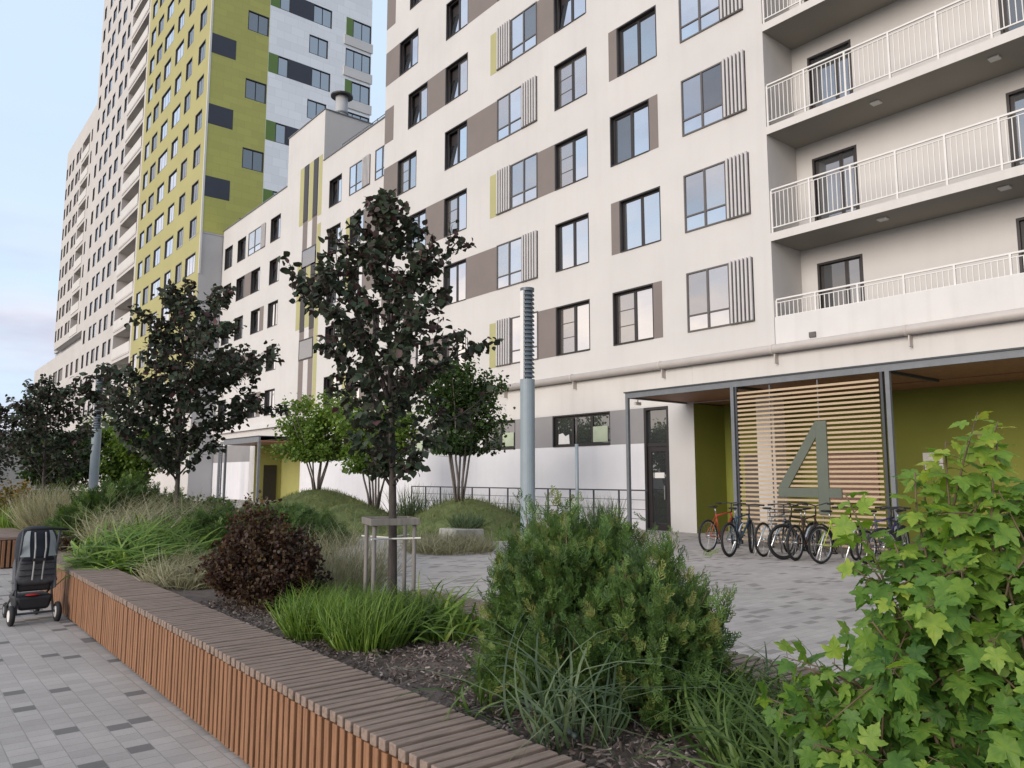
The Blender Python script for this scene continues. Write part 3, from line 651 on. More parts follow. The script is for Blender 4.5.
for h in hh:
    f = lambda w=h[1]-h[0]: MB().box(0, w, .12, .16, 0, 1.7).box(0, .06, 0, .12, 0, 1.7).box(w-.06, w, 0, .12, 0, 1.7).box(.06, w-.06, 0, .12, 1.63, 1.7).mesh('window', M['frame2'])
    place(cached(('flw', round(h[1]-h[0], 2)), f), 'window', fl, (h[0], 0, h[2]))
# ================================================================== main entrance canopy with slatted screen
CX = 15.2
can = thing('entrance_canopy', 'grey steel entrance canopy with pale slatted screen carrying a big number four', 'canopy', (CX, 13.85, 0), -R(90))
cx_ = lambda Y: 13.85-Y
CE = cx_(-7.5)
MB().box(0, CE, 0, .09, 3.62, 3.755).box(0, .09, .09, 2.50, 3.62, 3.755).build('beam', M['steel'], can)
MB().box(-.03, CE, -.03, 2.52, 3.757, 3.79).build('roof_sheet', M['darksteel'], can)
MB().box(.09, CE, .09, 2.52, 3.66, 3.70).box(cx_(13.55), CE, 2.52, 3.9, 3.64, 3.68).build('soffit', M['woodsoffit'], can)
for xx in (3.3, 6.8, 10.4): MB().box(xx, xx+.07, .09, 2.5, 3.60, 3.659).build('rafter', M['darksteel'], can)
for xx in (0.0, cx_(10.58), cx_(7.0), cx_(3.4), cx_(-.2)):
    MB().box(xx, xx+.085, .0, .085, 0, 3.62).build('post', M['steel'], can)
    if xx > 1: MB().box(xx+.13 if xx < 5 else xx-.10, xx+.17 if xx < 5 else xx-.05, .0, .07, .05, 3.62).build('post', M['darksteel'], can)
sm = MB()
for j in range(34): sm.box(cx_(10.42), cx_(7.14), .02, .05, .14+j*.1, .14+j*.1+.046)
so2 = sm.build('slat_screen', M['slat'], can)
MB().box(cx_(8.46), cx_(8.44), .051, .08, .1, 3.6).box(cx_(9.6), cx_(9.58), .051, .08, .1, 3.6).build('screen_rail', M['steel'], so2)
# counter of the 4: built as separate limbs instead of one solid triangle
four = MB().box(cx_(8.50), cx_(8.26), -.02, .012, .78, 2.72).box(cx_(9.42), cx_(8.502), -.02, .012, 1.13, 1.32).box(cx_(8.258), cx_(7.99), -.02, .012, 1.13, 1.32)
four.prism([(cx_(9.42), 1.323), (cx_(9.18), 1.323), (cx_(8.502), 2.38), (cx_(8.502), 2.72)], 'y', -.02, .012)
four.build('number_four', mat('dark_green_grey_sheet', (.10, .115, .09), .6, .08, 2), so2)
cc = MB().box(.06, .12, .3, .5, 3.46, 3.54).tube([(.09, .4, 3.62), (.09, .4, 3.54)], .015, 6).build('security_camera', M['white'], can)
# things on the back wall seen through and beside the screen
setp(MB().box(19.12, 19.165, 7.58, 8.02, 1.72, 2.12).build('notice_sign', M['white']), 'small white notice sheet on the olive wall right of the slatted screen', 'sign')
ns_ = thing('notice_board', 'pinkish brown notice board on the wall behind the slatted screen', 'notice board', (19.16, 9.85, 0))
MB().box(-.06, 0, -.75, .75, .9, 2.15).build('board', mat('pink_brown_board', (.30, .18, .14), .7), ns_); MB().box(-.07, 0, -.79, .79, 2.15, 2.2).build('rim', M['frame'], ns_)

# second, farther canopy
can2 = thing('entrance_canopy', 'far grey steel canopy with ladder-like post before the pale green entrance', 'canopy', (17.3, 50.9, 0), -R(90))
MB().box(0, 6.0, 0, .12, 3.62, 3.95).box(0, .12, .12, 2.15, 3.62, 3.95).build('beam', M['steel'], can2); MB().box(.12, 6.0, .12, 2.15, 3.66, 3.72).build('soffit', M['woodsoffit'], can2)
MB().box(-.05, 6.0, -.05, 2.15, 3.953, 4.0).build('roof_sheet', M['darksteel'], can2)
for xx, yy in ((-2.2, .4), (.1, .02), (5.8, .02)): MB().box(xx, xx+.14, yy, yy+.14, 0, 3.62).build('post', M['steel'], can2)
lm = MB().box(-.75, -.68, .0, .08, 0, 3.7).box(-.42, -.35, 0, .08, 0, 3.7)
for j in range(24): lm.box(-.68, -.42, .02, .06, .15+j*.15, .2+j*.15)
lm.build('ladder_screen', M['steel'], can2)
MB().box(-.68, .0, 0, .1, 3.703, 3.85).build('beam', M['steel'], can2)

# metal railing along the foot of the big block
rl = thing('metal_railing', 'thin dark metal railing running along the white foot of the cream block', 'railing', (17.0, 27.3, 0), -R(90))
h = MB()
Lr = 12.6
for j in range(13): MB().box(j*1.045-.02, j*1.045+.02, -.02, .02, 0, 1.15).build('post', M['darksteel'], rl)
h.box(-.02, Lr, -.022, .022, 1.15, 1.19)
for z in (.35, .62, .89): h.box(0, Lr, -.008, .008, z, z+.016)
h.build('rail', M['darksteel'], rl)

# ================================================================== lamp columns
def lamp_column(x, y, h, label, r=.135):
    t = thing('lamp_column', label, 'street lamp', (x, y, 0), 0, 'finned lamp columns')
    zs = h*.66
    MB().tube([(0, 0, 0), (0, 0, zs)], r, 24).build('column', M['lamp'], t, smooth=False)
    MB().tube([(0, 0, 0), (0, 0, .03)], r*1.6, 20).build('base_plate', M['lamp'], t)
    MB().tube([(0, 0, zs), (0, 0, h-.05)], r*.62, 16).build('core', M['lampdark'], t)
    f = MB(); n = 20
    for k in range(n):
        z = zs+.04+k*(h-zs-.1)/n; f.tube([(0, 0, z), (0, 0, z+.02), (0, 0, z+.06)], [r*1.0, r*.96, r*.66], 20)
    f.tube([(0, 0, h-.06), (0, 0, h)], r*.98, 20)
    f.build('lamp_fins', M['lampdark'], t)
    MB().box(-r*1.02, -r*.72, -.045, .045, zs, h-.06).build('cover_strip', M['white'], t)
    return t
lamp_column(9.13, 10.72, 5.05, 'tall blue-grey lamp column with finned head in front of the cream block')
lamp_column(5.17, 26.77, 4.6, 'distant blue-grey lamp column standing among the dark trees at left')
tp = thing('slim_pole', 'slim grey pole with thinner top beside the railing', 'pole', (14.8, 15.3, 0))
MB().tube([(0, 0, 0), (0, 0, 2.45)], .05, 12).build('shaft', M['lamp'], tp, smooth=True); MB().tube([(0, 0, 2.45), (0, 0, 3.15)], .028, 10).build('top_tube', M['frame2'], tp, smooth=True)

# ================================================================== slatted benches round the raised bed
FX = lambda Y: 1.57+.0145*Y
def slat_bench(name, label, ya, yb, x0f, width, face=True, ends=(True, True), back=False, cat='bench', top=.53):
    t = thing(name, label, cat, (x0f(ya), ya, 0))
    ox, oy = x0f(ya), ya
    tm = MB(); fm = MB(); n = int((yb-ya)/.075)
    r = random.Random(3)
    for j in range(n):
        y = ya+j*.075; x = x0f(y)+r.uniform(-.003, .003); dz = r.uniform(-.002, .002)
        tm.box(x-ox, x-ox+width, y-oy, y-oy+.050, top-.045+dz, top+dz)
        if face: fm.box(x-ox+.012, x-ox+.045, y-oy+.004, y-oy+.048, .025, top-.055)
        if back: fm.box(x-ox+width-.045, x-ox+width-.012, y-oy+.004, y-oy+.048, .025, top-.055)
    if ends[0]:
        for j in range(int(width/.075)): fm.box(j*.075+.06, j*.075+.105, -.034, -.002, .025, top-.055)
    if ends[1]:
        for j in range(int(width/.075)): fm.box(x0f(yb)-ox+j*.075+.06, x0f(yb)-ox+j*.075+.105, yb-oy+.002, yb-oy+.034, .025, top-.055)
    tm.build('seat_slats', M['benchtop'], t, bevel=.004)
    fm.build('front_slats', M['benchfront'], t, bevel=.004)
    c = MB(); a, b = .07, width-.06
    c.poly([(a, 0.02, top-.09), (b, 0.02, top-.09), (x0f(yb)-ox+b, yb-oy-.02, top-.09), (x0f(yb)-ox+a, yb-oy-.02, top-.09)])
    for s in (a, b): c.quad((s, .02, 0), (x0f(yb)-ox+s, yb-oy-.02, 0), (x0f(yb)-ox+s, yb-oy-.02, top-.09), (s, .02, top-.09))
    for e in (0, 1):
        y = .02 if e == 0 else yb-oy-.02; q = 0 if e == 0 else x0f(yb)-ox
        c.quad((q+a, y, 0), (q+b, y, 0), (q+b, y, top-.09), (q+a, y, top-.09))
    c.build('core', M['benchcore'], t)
    return t
slat_bench('slat_bench', 'long slatted wooden bench edging the planted bed along the walkway', .2, 12.0, FX, .44)
slat_bench('slat_bench', 'farther slatted bench at the left edge beyond the pushchair', 15.8, 30, lambda Y: 1.66+.004*(Y-15.8), .55)
slat_bench('slat_bench', 'slatted bench behind the thuja facing the bicycle plaza', .3, 6.2, lambda Y: 3.52, .46, face=False, back=True)

# planted bed
edge = [(-1.0, 3.5), (6.2, 3.5), (7.2, 3.9), (9.0, 4.9), (11, 5.6), (14, 5.8), (18, 7.2), (24, 8.5), (40, 9.5)]
SZ = .44
sm = MB(); rs = random.Random(11)
ys = [-1+.35*i for i in range(int(41/.35)+1)]
def exx(Y):
    for (a, xa), (b, xb) in zip(edge, edge[1:]):
        if a <= Y <= b: return xa+(xb-xa)*(Y-a)/(b-a)
    return edge[-1][1]
NC = 14
for Y in ys:
    x0 = FX(Y)+.4 if Y < 12 else 2.2; x1 = exx(Y)
    for c in range(NC+1):
        f = c/NC; sm.v.append((x0+(x1-x0)*f, Y, SZ+(rs.uniform(-.025, .035) if 0 < c < NC else 0)-(.0 if c < NC else .3)))
for i in range(len(ys)-1):
    for c in range(NC): a = i*(NC+1)+c; sm.f.append((a, a+1, a+NC+2, a+NC+1))
for i in range(len(ys)-1):
    a = i*(NC+1); p, q = sm.v[a], sm.v[a+NC+1]; sm.quad((p[0], p[1], 0), (q[0], q[1], 0), q, p)
    p, q = sm.v[a+NC], sm.v[a+2*NC+1]; sm.quad((p[0], p[1], 0), (q[0], q[1], 0), q, p)
sm.build('planting_soil', M['soil'], smooth=True)['kind'] = 'structure'

# ------------------------------------------------------------------ foliage kit
def unit(a): return a/np.maximum(np.linalg.norm(a, axis=-1, keepdims=True), 1e-9)
def frames(T, N):
    T = unit(T); X = unit(np.cross(T, N)); Nn = np.cross(X, T); return np.stack([X, T, Nn], axis=-1)
def scatter(name, tmpl, P, T, N, S, rnd, mt, parent=None, smooth=False):
    V, F = tmpl; V = np.asarray(V, float); m = len(P); k = len(V)
    Rm = frames(np.asarray(T, float), np.asarray(N, float))
    S = np.asarray(S, float); S = S[:, None, None] if S.ndim == 1 else S[:, None, :]
    W = np.einsum('mij,mkj->mki', Rm, V[None]*S)+np.asarray(P, float)[:, None, :]
    ls = np.array([len(f) for f in F]); idx = np.concatenate([np.array(f) for f in F])
    me = bpy.data.meshes.new(name); nl = len(idx); nf = len(F)
    me.vertices.add(m*k); me.vertices.foreach_set('co', W.reshape(-1).astype(np.float32))
    me.loops.add(m*nl); me.loops.foreach_set('vertex_index', (idx[None]+(np.arange(m)*k)[:, None]).reshape(-1).astype(np.int32))
    me.polygons.add(m*nf); st = np.concatenate([[0], np.cumsum(ls)[:-1]])
    me.polygons.foreach_set('loop_start', (st[None]+(np.arange(m)*nl)[:, None]).reshape(-1).astype(np.int32))
    me.update(calc_edges=True)
    a = me.attributes.new('rnd', 'FLOAT', 'FACE'); a.data.foreach_set('value', np.repeat(np.asarray(rnd, float), nf).astype(np.float32))
    if smooth: me.polygons.foreach_set('use_smooth', [True]*len(me.polygons))
    me.materials.append(mt); me.validate()
    o = bpy.data.objects.new(name, me); COL.objects.link(o)
    if parent: o.parent = parent
    return o

def ovate(fold=.18, curl=.22):           # a folded, curled oval leaf, tip along +y
    prof = [(0, 0), (.16, .30), (.38, .44), (.62, .36), (.84, .16), (1, 0)]
    V = []; F = []
    for y, w in prof: V += [(-w, y, fold*w-curl*y*y), (0, y, -curl*y*y), (w, y, fold*w-curl*y*y)]
    for i in range(len(prof)-1):
        a = i*3; F += [(a, a+1, a+4, a+3), (a+1, a+2, a+5, a+4)]
    return V, F
def lobed():                             # three pointed lobes and two small basal ones, toothed edge, pleated along the veins
    half = [(.10, -.05), (.22, -.09), (.32, -.02), (.40, .02), (.46, .12), (.38, .18), (.36, .24), (.46, .27), (.54, .37), (.64, .48), (.66, .58), (.55, .56), (.46, .59), (.38, .55), (.27, .54), (.26, .62), (.31, .68), (.24, .75), (.21, .85), (.12, .91), (.07, 1.02)]
    ring = [(0, .02)]+half+[(0, 1.16)]+[(-x, y) for x, y in half[::-1]]; n = len(ring); veins = [math.atan2(x, y-.02) for x, y in ((0, 1), (.62, .47), (-.62, .47), (.44, .12), (-.44, .12))]
    def zf(x, y):
        a = math.atan2(x, y-.02); r = math.hypot(x, y); return .10*r*min(abs(a-v) for v in veins)*2.2-.16*abs(x)**1.3-.16*max(0, y-.3)**1.2
    V = [(0, .40, zf(0, .4))]+[(x*.55, .40+(y-.40)*.55, zf(x*.55, .40+(y-.4)*.55)+.02*math.sin(k*1.9)) for k, (x, y) in enumerate(ring)]+[(x, y, zf(x, y)+.018*math.sin(k*2.3)) for k, (x, y) in enumerate(ring)]
    F = [(0, 1+k, 1+(k+1) % n) for k in range(n)]+[(1+k, 1+n+k, 1+n+(k+1) % n, 1+(k+1) % n) for k in range(n)]
    return V, F
def blade(n=5, bend=.6, w=.03, tipw=0.1):
    V = []; F = []
    for i in range(n+1):
        t = i/n; ww = w*(1-(1-tipw)*t**1.6)*(.6+.8*min(1, t*3)) if t < .34 else w*(1-(1-tipw)*t**1.6)*1.4
        a = bend*t*t; y = t*math.cos(a*.75); z = -t*math.sin(a*.75)
        V += [(-ww, y, z), (ww, y, z)]
    for i in range(n): a = i*2; F.append((a, a+1, a+3, a+2))
    return V, F
def spray(pairs=8, w=.045, dense=1.0):   # flat fan of scale twigs
    V = []; F = []
    def tw(p, d, L, ww):
        i = len(V); d = np.array(d)/np.linalg.norm(d); s = np.array([-d[1], d[0], 0]); p = np.array(p)
        V.extend([tuple(p), tuple(p+d*L*.5+s*ww), tuple(p+d*L), tuple(p+d*L*.5-s*ww)]); F.append((i, i+1, i+2, i+3))
    tw((0, 0, 0), (0, 1, -.12), 1.0, .035)
    for k in range(pairs):
        t = .12+.78*k/(pairs-1); L = .46*math.sin(math.pi*min(1, .28+.72*(1-t)))*1.0+.05
        for s in (-1, 1):
            d = (s*.72, .68, -.10); tw((0, t, -.12*t*t), d, L, w)
            if k % 2 == 0 and L > .3: tw((s*.72*L*.45, t+.68*L*.45, -.03-.12*t*t), (s*.25, 1, -.1), L*.5, w*.8)
    return V, F
def twiggy(seed, pairs=7, w=.02):
    r = random.Random(seed); V = []; F = []
    def tw(p, d, L, ww):
        d = Vector(d).normalized(); a = d.cross(Vector((r.uniform(-.5, .5), r.uniform(-.2, .2), 1))).normalized(); p = Vector(p); i = len(V)
        V.extend([tuple(p), tuple(p+d*L*.45+a*ww), tuple(p+d*L), tuple(p+d*L*.45-a*ww)]); F.append((i, i+1, i+2, i+3))
    tw((0, 0, 0), (0, 1, -.08), 1.0, .016)
    for k in range(pairs):
        t = .10+.80*k/(pairs-1)
        for s in (-1, 1):
            L = (.50-.32*t)*r.uniform(.75, 1.2); d = Vector((s*r.uniform(.5, .8), r.uniform(.6, .9), r.uniform(-.3, .25))); p = Vector((0, t, -.08*t)); tw(p, d, L, w)
            if L > .25:
                for q, sg in ((.4, 1), (.65, -1)): tw(p+d.normalized()*L*q, d+Vector((sg*.8*s, .5, r.uniform(-.4, .4))), L*.42, w*.9)
    return V, F
OVATE, LOBED, SPRAY = ovate(), lobed(), twiggy(5, 7, .034)

def rdir(n, g): v = g.normal(size=(n, 3)); return unit(v)

LEAF = dict(
    purple=leafmat('purple_green_leaf', [(0, (.024, .036, .024)), (.52, (.048, .070, .040)), (.74, (.070, .054, .050)), (.93, (.13, .055, .068)), (1, (.12, .18, .045))], .18, .5, (1.6, .9, 1.0), .18),
    green=leafmat('fresh_green_leaf', [(0, (.06, .11, .02)), (.5, (.12, .19, .035)), (1, (.21, .28, .055))], .35, .5),
    dkgreen=leafmat('mid_green_leaf', [(0, (.022, .045, .012)), (.6, (.04, .075, .02)), (1, (.085, .13, .035))], .3, .5),
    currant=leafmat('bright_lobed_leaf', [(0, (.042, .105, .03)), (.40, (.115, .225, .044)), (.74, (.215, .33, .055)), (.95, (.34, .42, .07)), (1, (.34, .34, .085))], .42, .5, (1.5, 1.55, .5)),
    thuja=leafmat('thuja_spray', [(0, (.032, .058, .018)), (.5, (.062, .122, .030)), (.85, (.115, .19, .045)), (1, (.19, .20, .06))], .2, .6),
    juniper=leafmat('juniper_spray', [(0, (.036, .066, .022)), (.6, (.07, .125, .034)), (1, (.12, .18, .05))], .2, .6),
    barberry=leafmat('dark_red_leaf', [(0, (.020, .013, .009)), (.5, (.040, .024, .016)), (.88, (.075, .042, .026)), (1, (.11, .08, .035))], .2, .5, (1.6, .8, .6)),
    autumn=leafmat('yellow_orange_leaf', [(0, (.05, .06, .015)), (.5, (.13, .11, .02)), (1, (.26, .13, .02))], .3, .5),
    grass=leafmat('green_blade', [(0, (.04, .075, .02)), (.6, (.075, .13, .03)), (1, (.13, .19, .05))], .3, .5),
    bluegrass=leafmat('grey_green_blade', [(0, (.05, .08, .045)), (.6, (.085, .125, .065)), (1, (.16, .20, .11))], .3, .5),
    strap=leafmat('strap_leaf', [(0, (.07, .13, .022)), (.6, (.13, .22, .036)), (1, (.24, .32, .07))], .3, .45),
    straw=leafmat('pale_feather_grass', [(0, (.18, .18, .10)), (.6, (.31, .295, .18)), (1, (.44, .42, .30))], .35, .6, (1.2, 1.15, .9)),
    chip=leafmat('bark_chip', [(0, (.06, .044, .037)), (.5, (.14, .105, .09)), (.85, (.22, .175, .155)), (1, (.33, .28, .25))], 0, .85),
    turf=leafmat('turf_blade', [(0, (.075, .105, .03)), (.6, (.13, .165, .052)), (1, (.23, .215, .095))], .25, .6),
)

def tree(name, label, cat, loc, h, c0, cr, nleaf, ls, mk, seed, group=None, r0=.05, prof=None, nl=30, up=.75, lean=(0, 0), tail=.08, rot=0):
    g = np.random.default_rng(seed); t = thing(name, label, cat, loc, rot, group)
    pts = [np.array([lean[0]*s*h+.04*h*.25*math.sin(3*s+seed), lean[1]*s*h+.03*h*.25*math.cos(2.3*s+seed)-.03*h*.25*math.cos(seed), s*h*.96]) for s in np.linspace(0, 1, 12)]
    rad = [r0*(1-.9*s**.9)+.004 for s in np.linspace(0, 1, 12)]; rad[0] = r0*1.35
    MB().tube(pts, rad, 9).build('trunk', M['bark'], t, smooth=True)
    prof = prof or (lambda s: math.sin(math.pi*min(1, .18+.82*s))**.7)
    bm = MB(); seg = []
    for i in range(nl):
        s = (i+.5)/nl; z0 = c0*.92+(h*.93-c0*.92)*s**1.05; kz = z0/(h*.96)*11; a = int(min(10, kz)); p0 = pts[a]+(pts[a+1]-pts[a])*(kz-a)
        az = i*2.4+g.uniform(-.4, .4); Ln = cr*max(.12, prof(s))*g.uniform(.6, 1.3); e = up*g.uniform(.6, 1.25)*(1-.15*s)
        d = np.array([math.cos(az), math.sin(az), math.tan(min(1.15, e))*.75]); q = [p0]
        for j in range(1, 6):
            f = j/5; q.append(p0+np.array([d[0]*Ln*f, d[1]*Ln*f, d[2]*Ln*(f-.25*f*f)+.0])+g.normal(size=3)*.02*Ln)
        bm.tube(q, [r0*.3*(1-.8*f)*(1-.5*s)+.003 for f in np.linspace(0, 1, 6)], 5); seg.append((q, Ln))
        for w in range(6):
            b = q[1+w*4//5]+(q[2+w*4//5]-q[1+w*4//5])*g.random() if w < 5 else q[4]; d2 = unit(np.array([d[0], d[1], .7])+g.normal(size=3)*.7); l2 = Ln*g.uniform(.2, .48); e2 = [b, b+d2*l2*.5, b+d2*l2+np.array([0, 0, .02])]
            bm.tube(e2, [.006, .004, .002], 4); seg.append((e2, l2*1.2))
    top = [pts[-3], pts[-2], pts[-1]]; seg.append((top, cr*.6)); seg.append((pts[6:11], cr*.8))
    bm.build('branches', M['bark'], t, smooth=True)
    wts = np.array([s[1] for s in seg]); wts = wts/wts.sum(); P = []; T = []; bias = []
    pick = g.choice(len(seg), nleaf, p=wts)
    for i in pick:
        q, Ln = seg[i]; f = g.uniform(.10, 1.0)**.85*(len(q)-1)*.999; a = int(f); p = q[a]+(q[a+1]-q[a])*(f-a)
        P.append(p+g.normal(size=3)*np.array([tail, tail, tail*.8])); dd = unit(q[-1]-q[0]); T.append(dd*.5+g.normal(size=3)*.55+np.array([0, 0, -.45]))
    P = np.array(P); T = np.array(T); N = np.array([0, 0, 1])+g.normal(size=(nleaf, 3))*.55
    rel = np.clip((P[:, 2]-c0)/(h-c0), 0, 1); rnd = np.clip(g.beta(2, 2.6, nleaf)*.9+.10*g.random(nleaf)+(rel-.5)*.12, 0, 1)
    scatter('crown', OVATE, P, T, N, ls*g.uniform(.65, 1.25, nleaf), rnd, LEAF[mk], t)
    return t

tprof = lambda s: [.5, .74, .92, 1.0, .95, .92, .88, .78, .62, .4, .18][min(10, int(s*10.99))]
tprof2 = lambda s: [.7, 1.0, 1.0, .97, .9, .82, .72, .62, .48, .32, .15][min(10, int(s*10.99))]
tree('purple_leaf_tree', 'dark purple-leaved young tree held by a wooden stake frame, largest of its row', 'tree', (3.04, 5.18, SZ), 3.52, 1.08, .62, 5000, .060, 'purple', 4, 'dark purple-leaved trees in a row along the bed', .036, tprof, 36, 1.22, tail=.032, rot=R(140), lean=(.02, -.015))
tree('purple_leaf_tree', 'broad dark purple-leaved tree behind the junipers, second from the near end of its row', 'tree', (3.6, 12.6, SZ), 4.4, 1.05, 1.22, 7600, .086, 'purple', 9, 'dark purple-leaved trees in a row along the bed', .042, tprof2, 42, .95, tail=.05, rot=R(75))
tree('purple_leaf_tree', 'dark purple-leaved tree in front of the low sky at the left, third in its row', 'tree', (2.9, 20.2, SZ), 3.5, 1.0, 1.05, 4600, .085, 'purple', 15, 'dark purple-leaved trees in a row along the bed', .045, tprof2, 34, .95, tail=.05)
tree('purple_leaf_tree', 'dark purple-leaved tree cut by the left edge of the picture', 'tree', (2.05, 26.0, SZ), 3.0, .9, 1.2, 3400, .09, 'purple', 22, 'dark purple-leaved trees in a row along the bed', .05, tprof2, 32, .8, tail=.12)

# wooden stakes round the nearest tree
tg = thing('tree_stakes', 'grey wooden stakes with a square top frame round the nearest tree trunk', 'tree guard', (3.04, 5.18, SZ), R(-18))
for a, b in ((-.15, -.15), (.15, -.15), (.15, .15), (-.15, .15)): MB().tube([(a, b, -.1), (a, b, .76)], .016, 8).build('stake', M['stake'], tg, smooth=True)
MB().box(-.185, .185, -.186, -.168, .755, .805).box(-.185, .185, .168, .186, .755, .805).box(-.186, -.168, -.167, .167, .755, .805).box(.168, .186, -.167, .167, .755, .805).build('top_frame', M['stake'], tg, bevel=.004)
MB().tube([(-.18, -.19, .66), (.0, -.06, .65), (.19, -.19, .66)], .006, 5).tube([(-.18, .19, .66), (.0, .06, .65), (.19, .19, .66)], .006, 5).build('tie_rope', M['white'], tg)

def multistem(loc, h, c0, cr, nleaf, ls, mk, seed, label):
    g = np.random.default_rng(seed); t = thing('multi_stem_tree', label, 'tree', loc, 0, 'small multi-stem trees on the grass mounds')
    bm = MB(); seg = []
    for i in range(7):
        az = i*2*math.pi/7+g.uniform(-.3, .3); sp = cr*g.uniform(.35, .7)
        q = [np.array([math.cos(az)*(.10+sp*f**1.3), math.sin(az)*(.10+sp*f**1.3), h*.82*f])+g.normal(size=3)*.02 for f in np.linspace(0, 1, 7)]
        bm.tube(q, [.03*(1-.75*f)+.004 for f in np.linspace(0, 1, 7)], 6)
        for j in range(8):
            f = g.uniform(c0/h*1.05, .98)*6*.82/.82; f = min(f, 5.9); a = int(f); p = q[a]+(q[a+1]-q[a])*(f-a); az2 = g.uniform(0, 6.28)
            d = np.array([math.cos(az2), math.sin(az2), g.uniform(.0, .8)]); l = cr*g.uniform(.35, .75)*(1.15-.6*(p[2]/h)); e = [p, p+d*l*.5, p+d*l]
            bm.tube(e, [.008, .005, .003], 4); seg.append((e, l))
    bm.build('trunk', M['stem'], t, smooth=True)
    w = np.array([s[1] for s in seg]); w /= w.sum(); pick = g.choice(len(seg), nleaf, p=w); P = []; T = []
    for i in pick:
        q, l = seg[i]; f = g.uniform(.1, 1)*(len(q)-1)*.999; a = int(f); P.append(q[a]+(q[a+1]-q[a])*(f-a)+g.normal(size=3)*.16); T.append(unit(q[-1]-q[0])*.6+g.normal(size=3)*.6+np.array([0, 0, -.25]))
    P = np.array(P); keep = P[:, 2] > c0*.95; P = P[keep]; T = np.array(T)[keep]; n = len(P)
    scatter('crown', OVATE, P, T, np.array([0, 0, 1])+g.normal(size=(n, 3))*.6, ls*g.uniform(.6, 1.25, n), np.clip(g.beta(2, 2, n)*.8+.25*(P[:, 2]/h-.4), 0, 1), LEAF[mk], t)
    return t

# ------------------------------------------------------------------ turf mounds
mounds = [(12.5, 17.3, 2.5, .95, 1.0), (10.7, 20.4, 2.2, .8, .9), (11.9, 25.2, 3.1, 1.12, 1.0), (8.3, 22.6, 2.0, .55, .8)]
def mz(x, y):
    z = 0
    for (cx, cy, r, h, e) in mounds:
        d = math.hypot(x-cx, (y-cy)*e)/r
        if d < 1: z = max(z, h*(math.cos(math.pi*d)*.5+.5)**.8)
    return z
mb = MB(); nx, ny = 90, 110; gx0, gx1, gy0, gy1 = 6.0, 16.4, 12.5, 30.0
for j in range(ny+1):
    for i in range(nx+1):
        x = gx0+(gx1-gx0)*i/nx; y = gy0+(gy1-gy0)*j/ny; z = mz(x, y); mb.v.append((x, y, z+.012*math.sin(x*7+y*3)*(z > .02)-.03*(z < .004)))
for j in range(ny):
    for i in range(nx): a = j*(nx+1)+i; mb.f.append((a, a+1, a+nx+2, a+nx+1))
mb.build('turf_mounds', M['lawn'], smooth=True)['kind'] = 'structure'
g = np.random.default_rng(5); P = []
while len(P) < 16000:
    x, y = g.uniform(gx0, gx1), g.uniform(gy0, gy1); z = mz(x, y)
    if z > .03: P.append((x, y, z-.01))
P = np.array(P); n = len(P)
setp(scatter('turf_grass', blade(2, .7, .05, .2), P, np.array([0, 0, 1])+g.normal(size=(n, 3))*.6, rdir(n, g), .10*g.uniform(.6, 1.6, n), g.random(n), LEAF['turf']), kind='stuff')

multistem((12.2, 17.2, mz(12.2, 17.2)-.1), 4.4, 1.45, 1.35, 9500, .105, 'dkgreen', 31, 'mid-green multi-stem tree on the mound just left of the tall lamp column')
multistem((11.8, 25.1, mz(11.8, 25.1)-.1), 3.7, 1.15, 1.75, 9000, .12, 'green', 32, 'fresh green multi-stem tree on the far mound before the pale green entrance')
multistem((11.2, 20.0, mz(11.2, 20.0)-.1), 3.4, 1.15, 1.3, 6500, .11, 'green', 33, 'fresh green multi-stem tree half hidden behind the nearest purple tree')
multistem((8.4, 35.5, 0), 4.4, 1.3, 2.2, 8000, .15, 'green', 34, 'yellowish green multi-stem tree right of the distant lamp column')
multistem((5.8, 36.0, 0), 3.8, 1.2, 2.0, 6000, .15, 'dkgreen', 35, 'green multi-stem tree at far left behind the purple trees')

# ------------------------------------------------------------------ evergreen shrubs
def evergreen(name, label, loc, lobes, mk, seed, n_br, ss, dens=14, group=None, up=.35):
    g = np.random.default_rng(seed); t = thing(name, label, 'shrub', loc, 0, group); P = []; T = []; N = []; rn = []; bm = MB()
    for (ox, oy, rx, ry, hz) in lobes:
        c = np.array([ox, oy, 0])
        for i in range(int(n_br*rx*ry*4+20)):
            az = g.uniform(0, 2*math.pi); el = math.asin(g.uniform(-.12, 1)); k = g.uniform(.72, 1.08)
            tip = c+np.array([math.cos(az)*math.cos(el)*rx*k, math.sin(az)*math.cos(el)*ry*k, max(.02, .18*hz+.84*hz*math.sin(el)*k)])
            base = c+np.array([math.cos(az)*rx*.15, math.sin(az)*ry*.15, max(0, tip[2]*.35-.05)])
            out = unit(tip-(c+np.array([0, 0, .1*hz]))); br = tip-base; bl = np.linalg.norm(br); tone = g.uniform(-.30, .34)
            if i % 4 == 0: bm.tube([base, (base+tip)/2+np.array([0, 0, .02]), tip], [.008, .006, .002], 4)
            for j in range(dens):
                f = g.uniform(.45, 1.0); p = base+br*f+g.normal(size=3)*.035*(bl+.3)
                d = unit(br)*.6+out*.3+g.normal(size=3)*.48+np.array([0, 0, up]); P.append(p); T.append(d); N.append(out+g.normal(size=3)*.5+np.array([0, 0, .3])); rn.append(.32*f+tone+g.uniform(0, .55))
    n = len(P); bm.build('stems', M['twig'], t)
    scatter('foliage', SPRAY, np.array(P), np.array(T), np.array(N), ss*g.uniform(.6, 1.25, n), np.clip(rn, 0, 1), LEAF[mk], t)
    return t
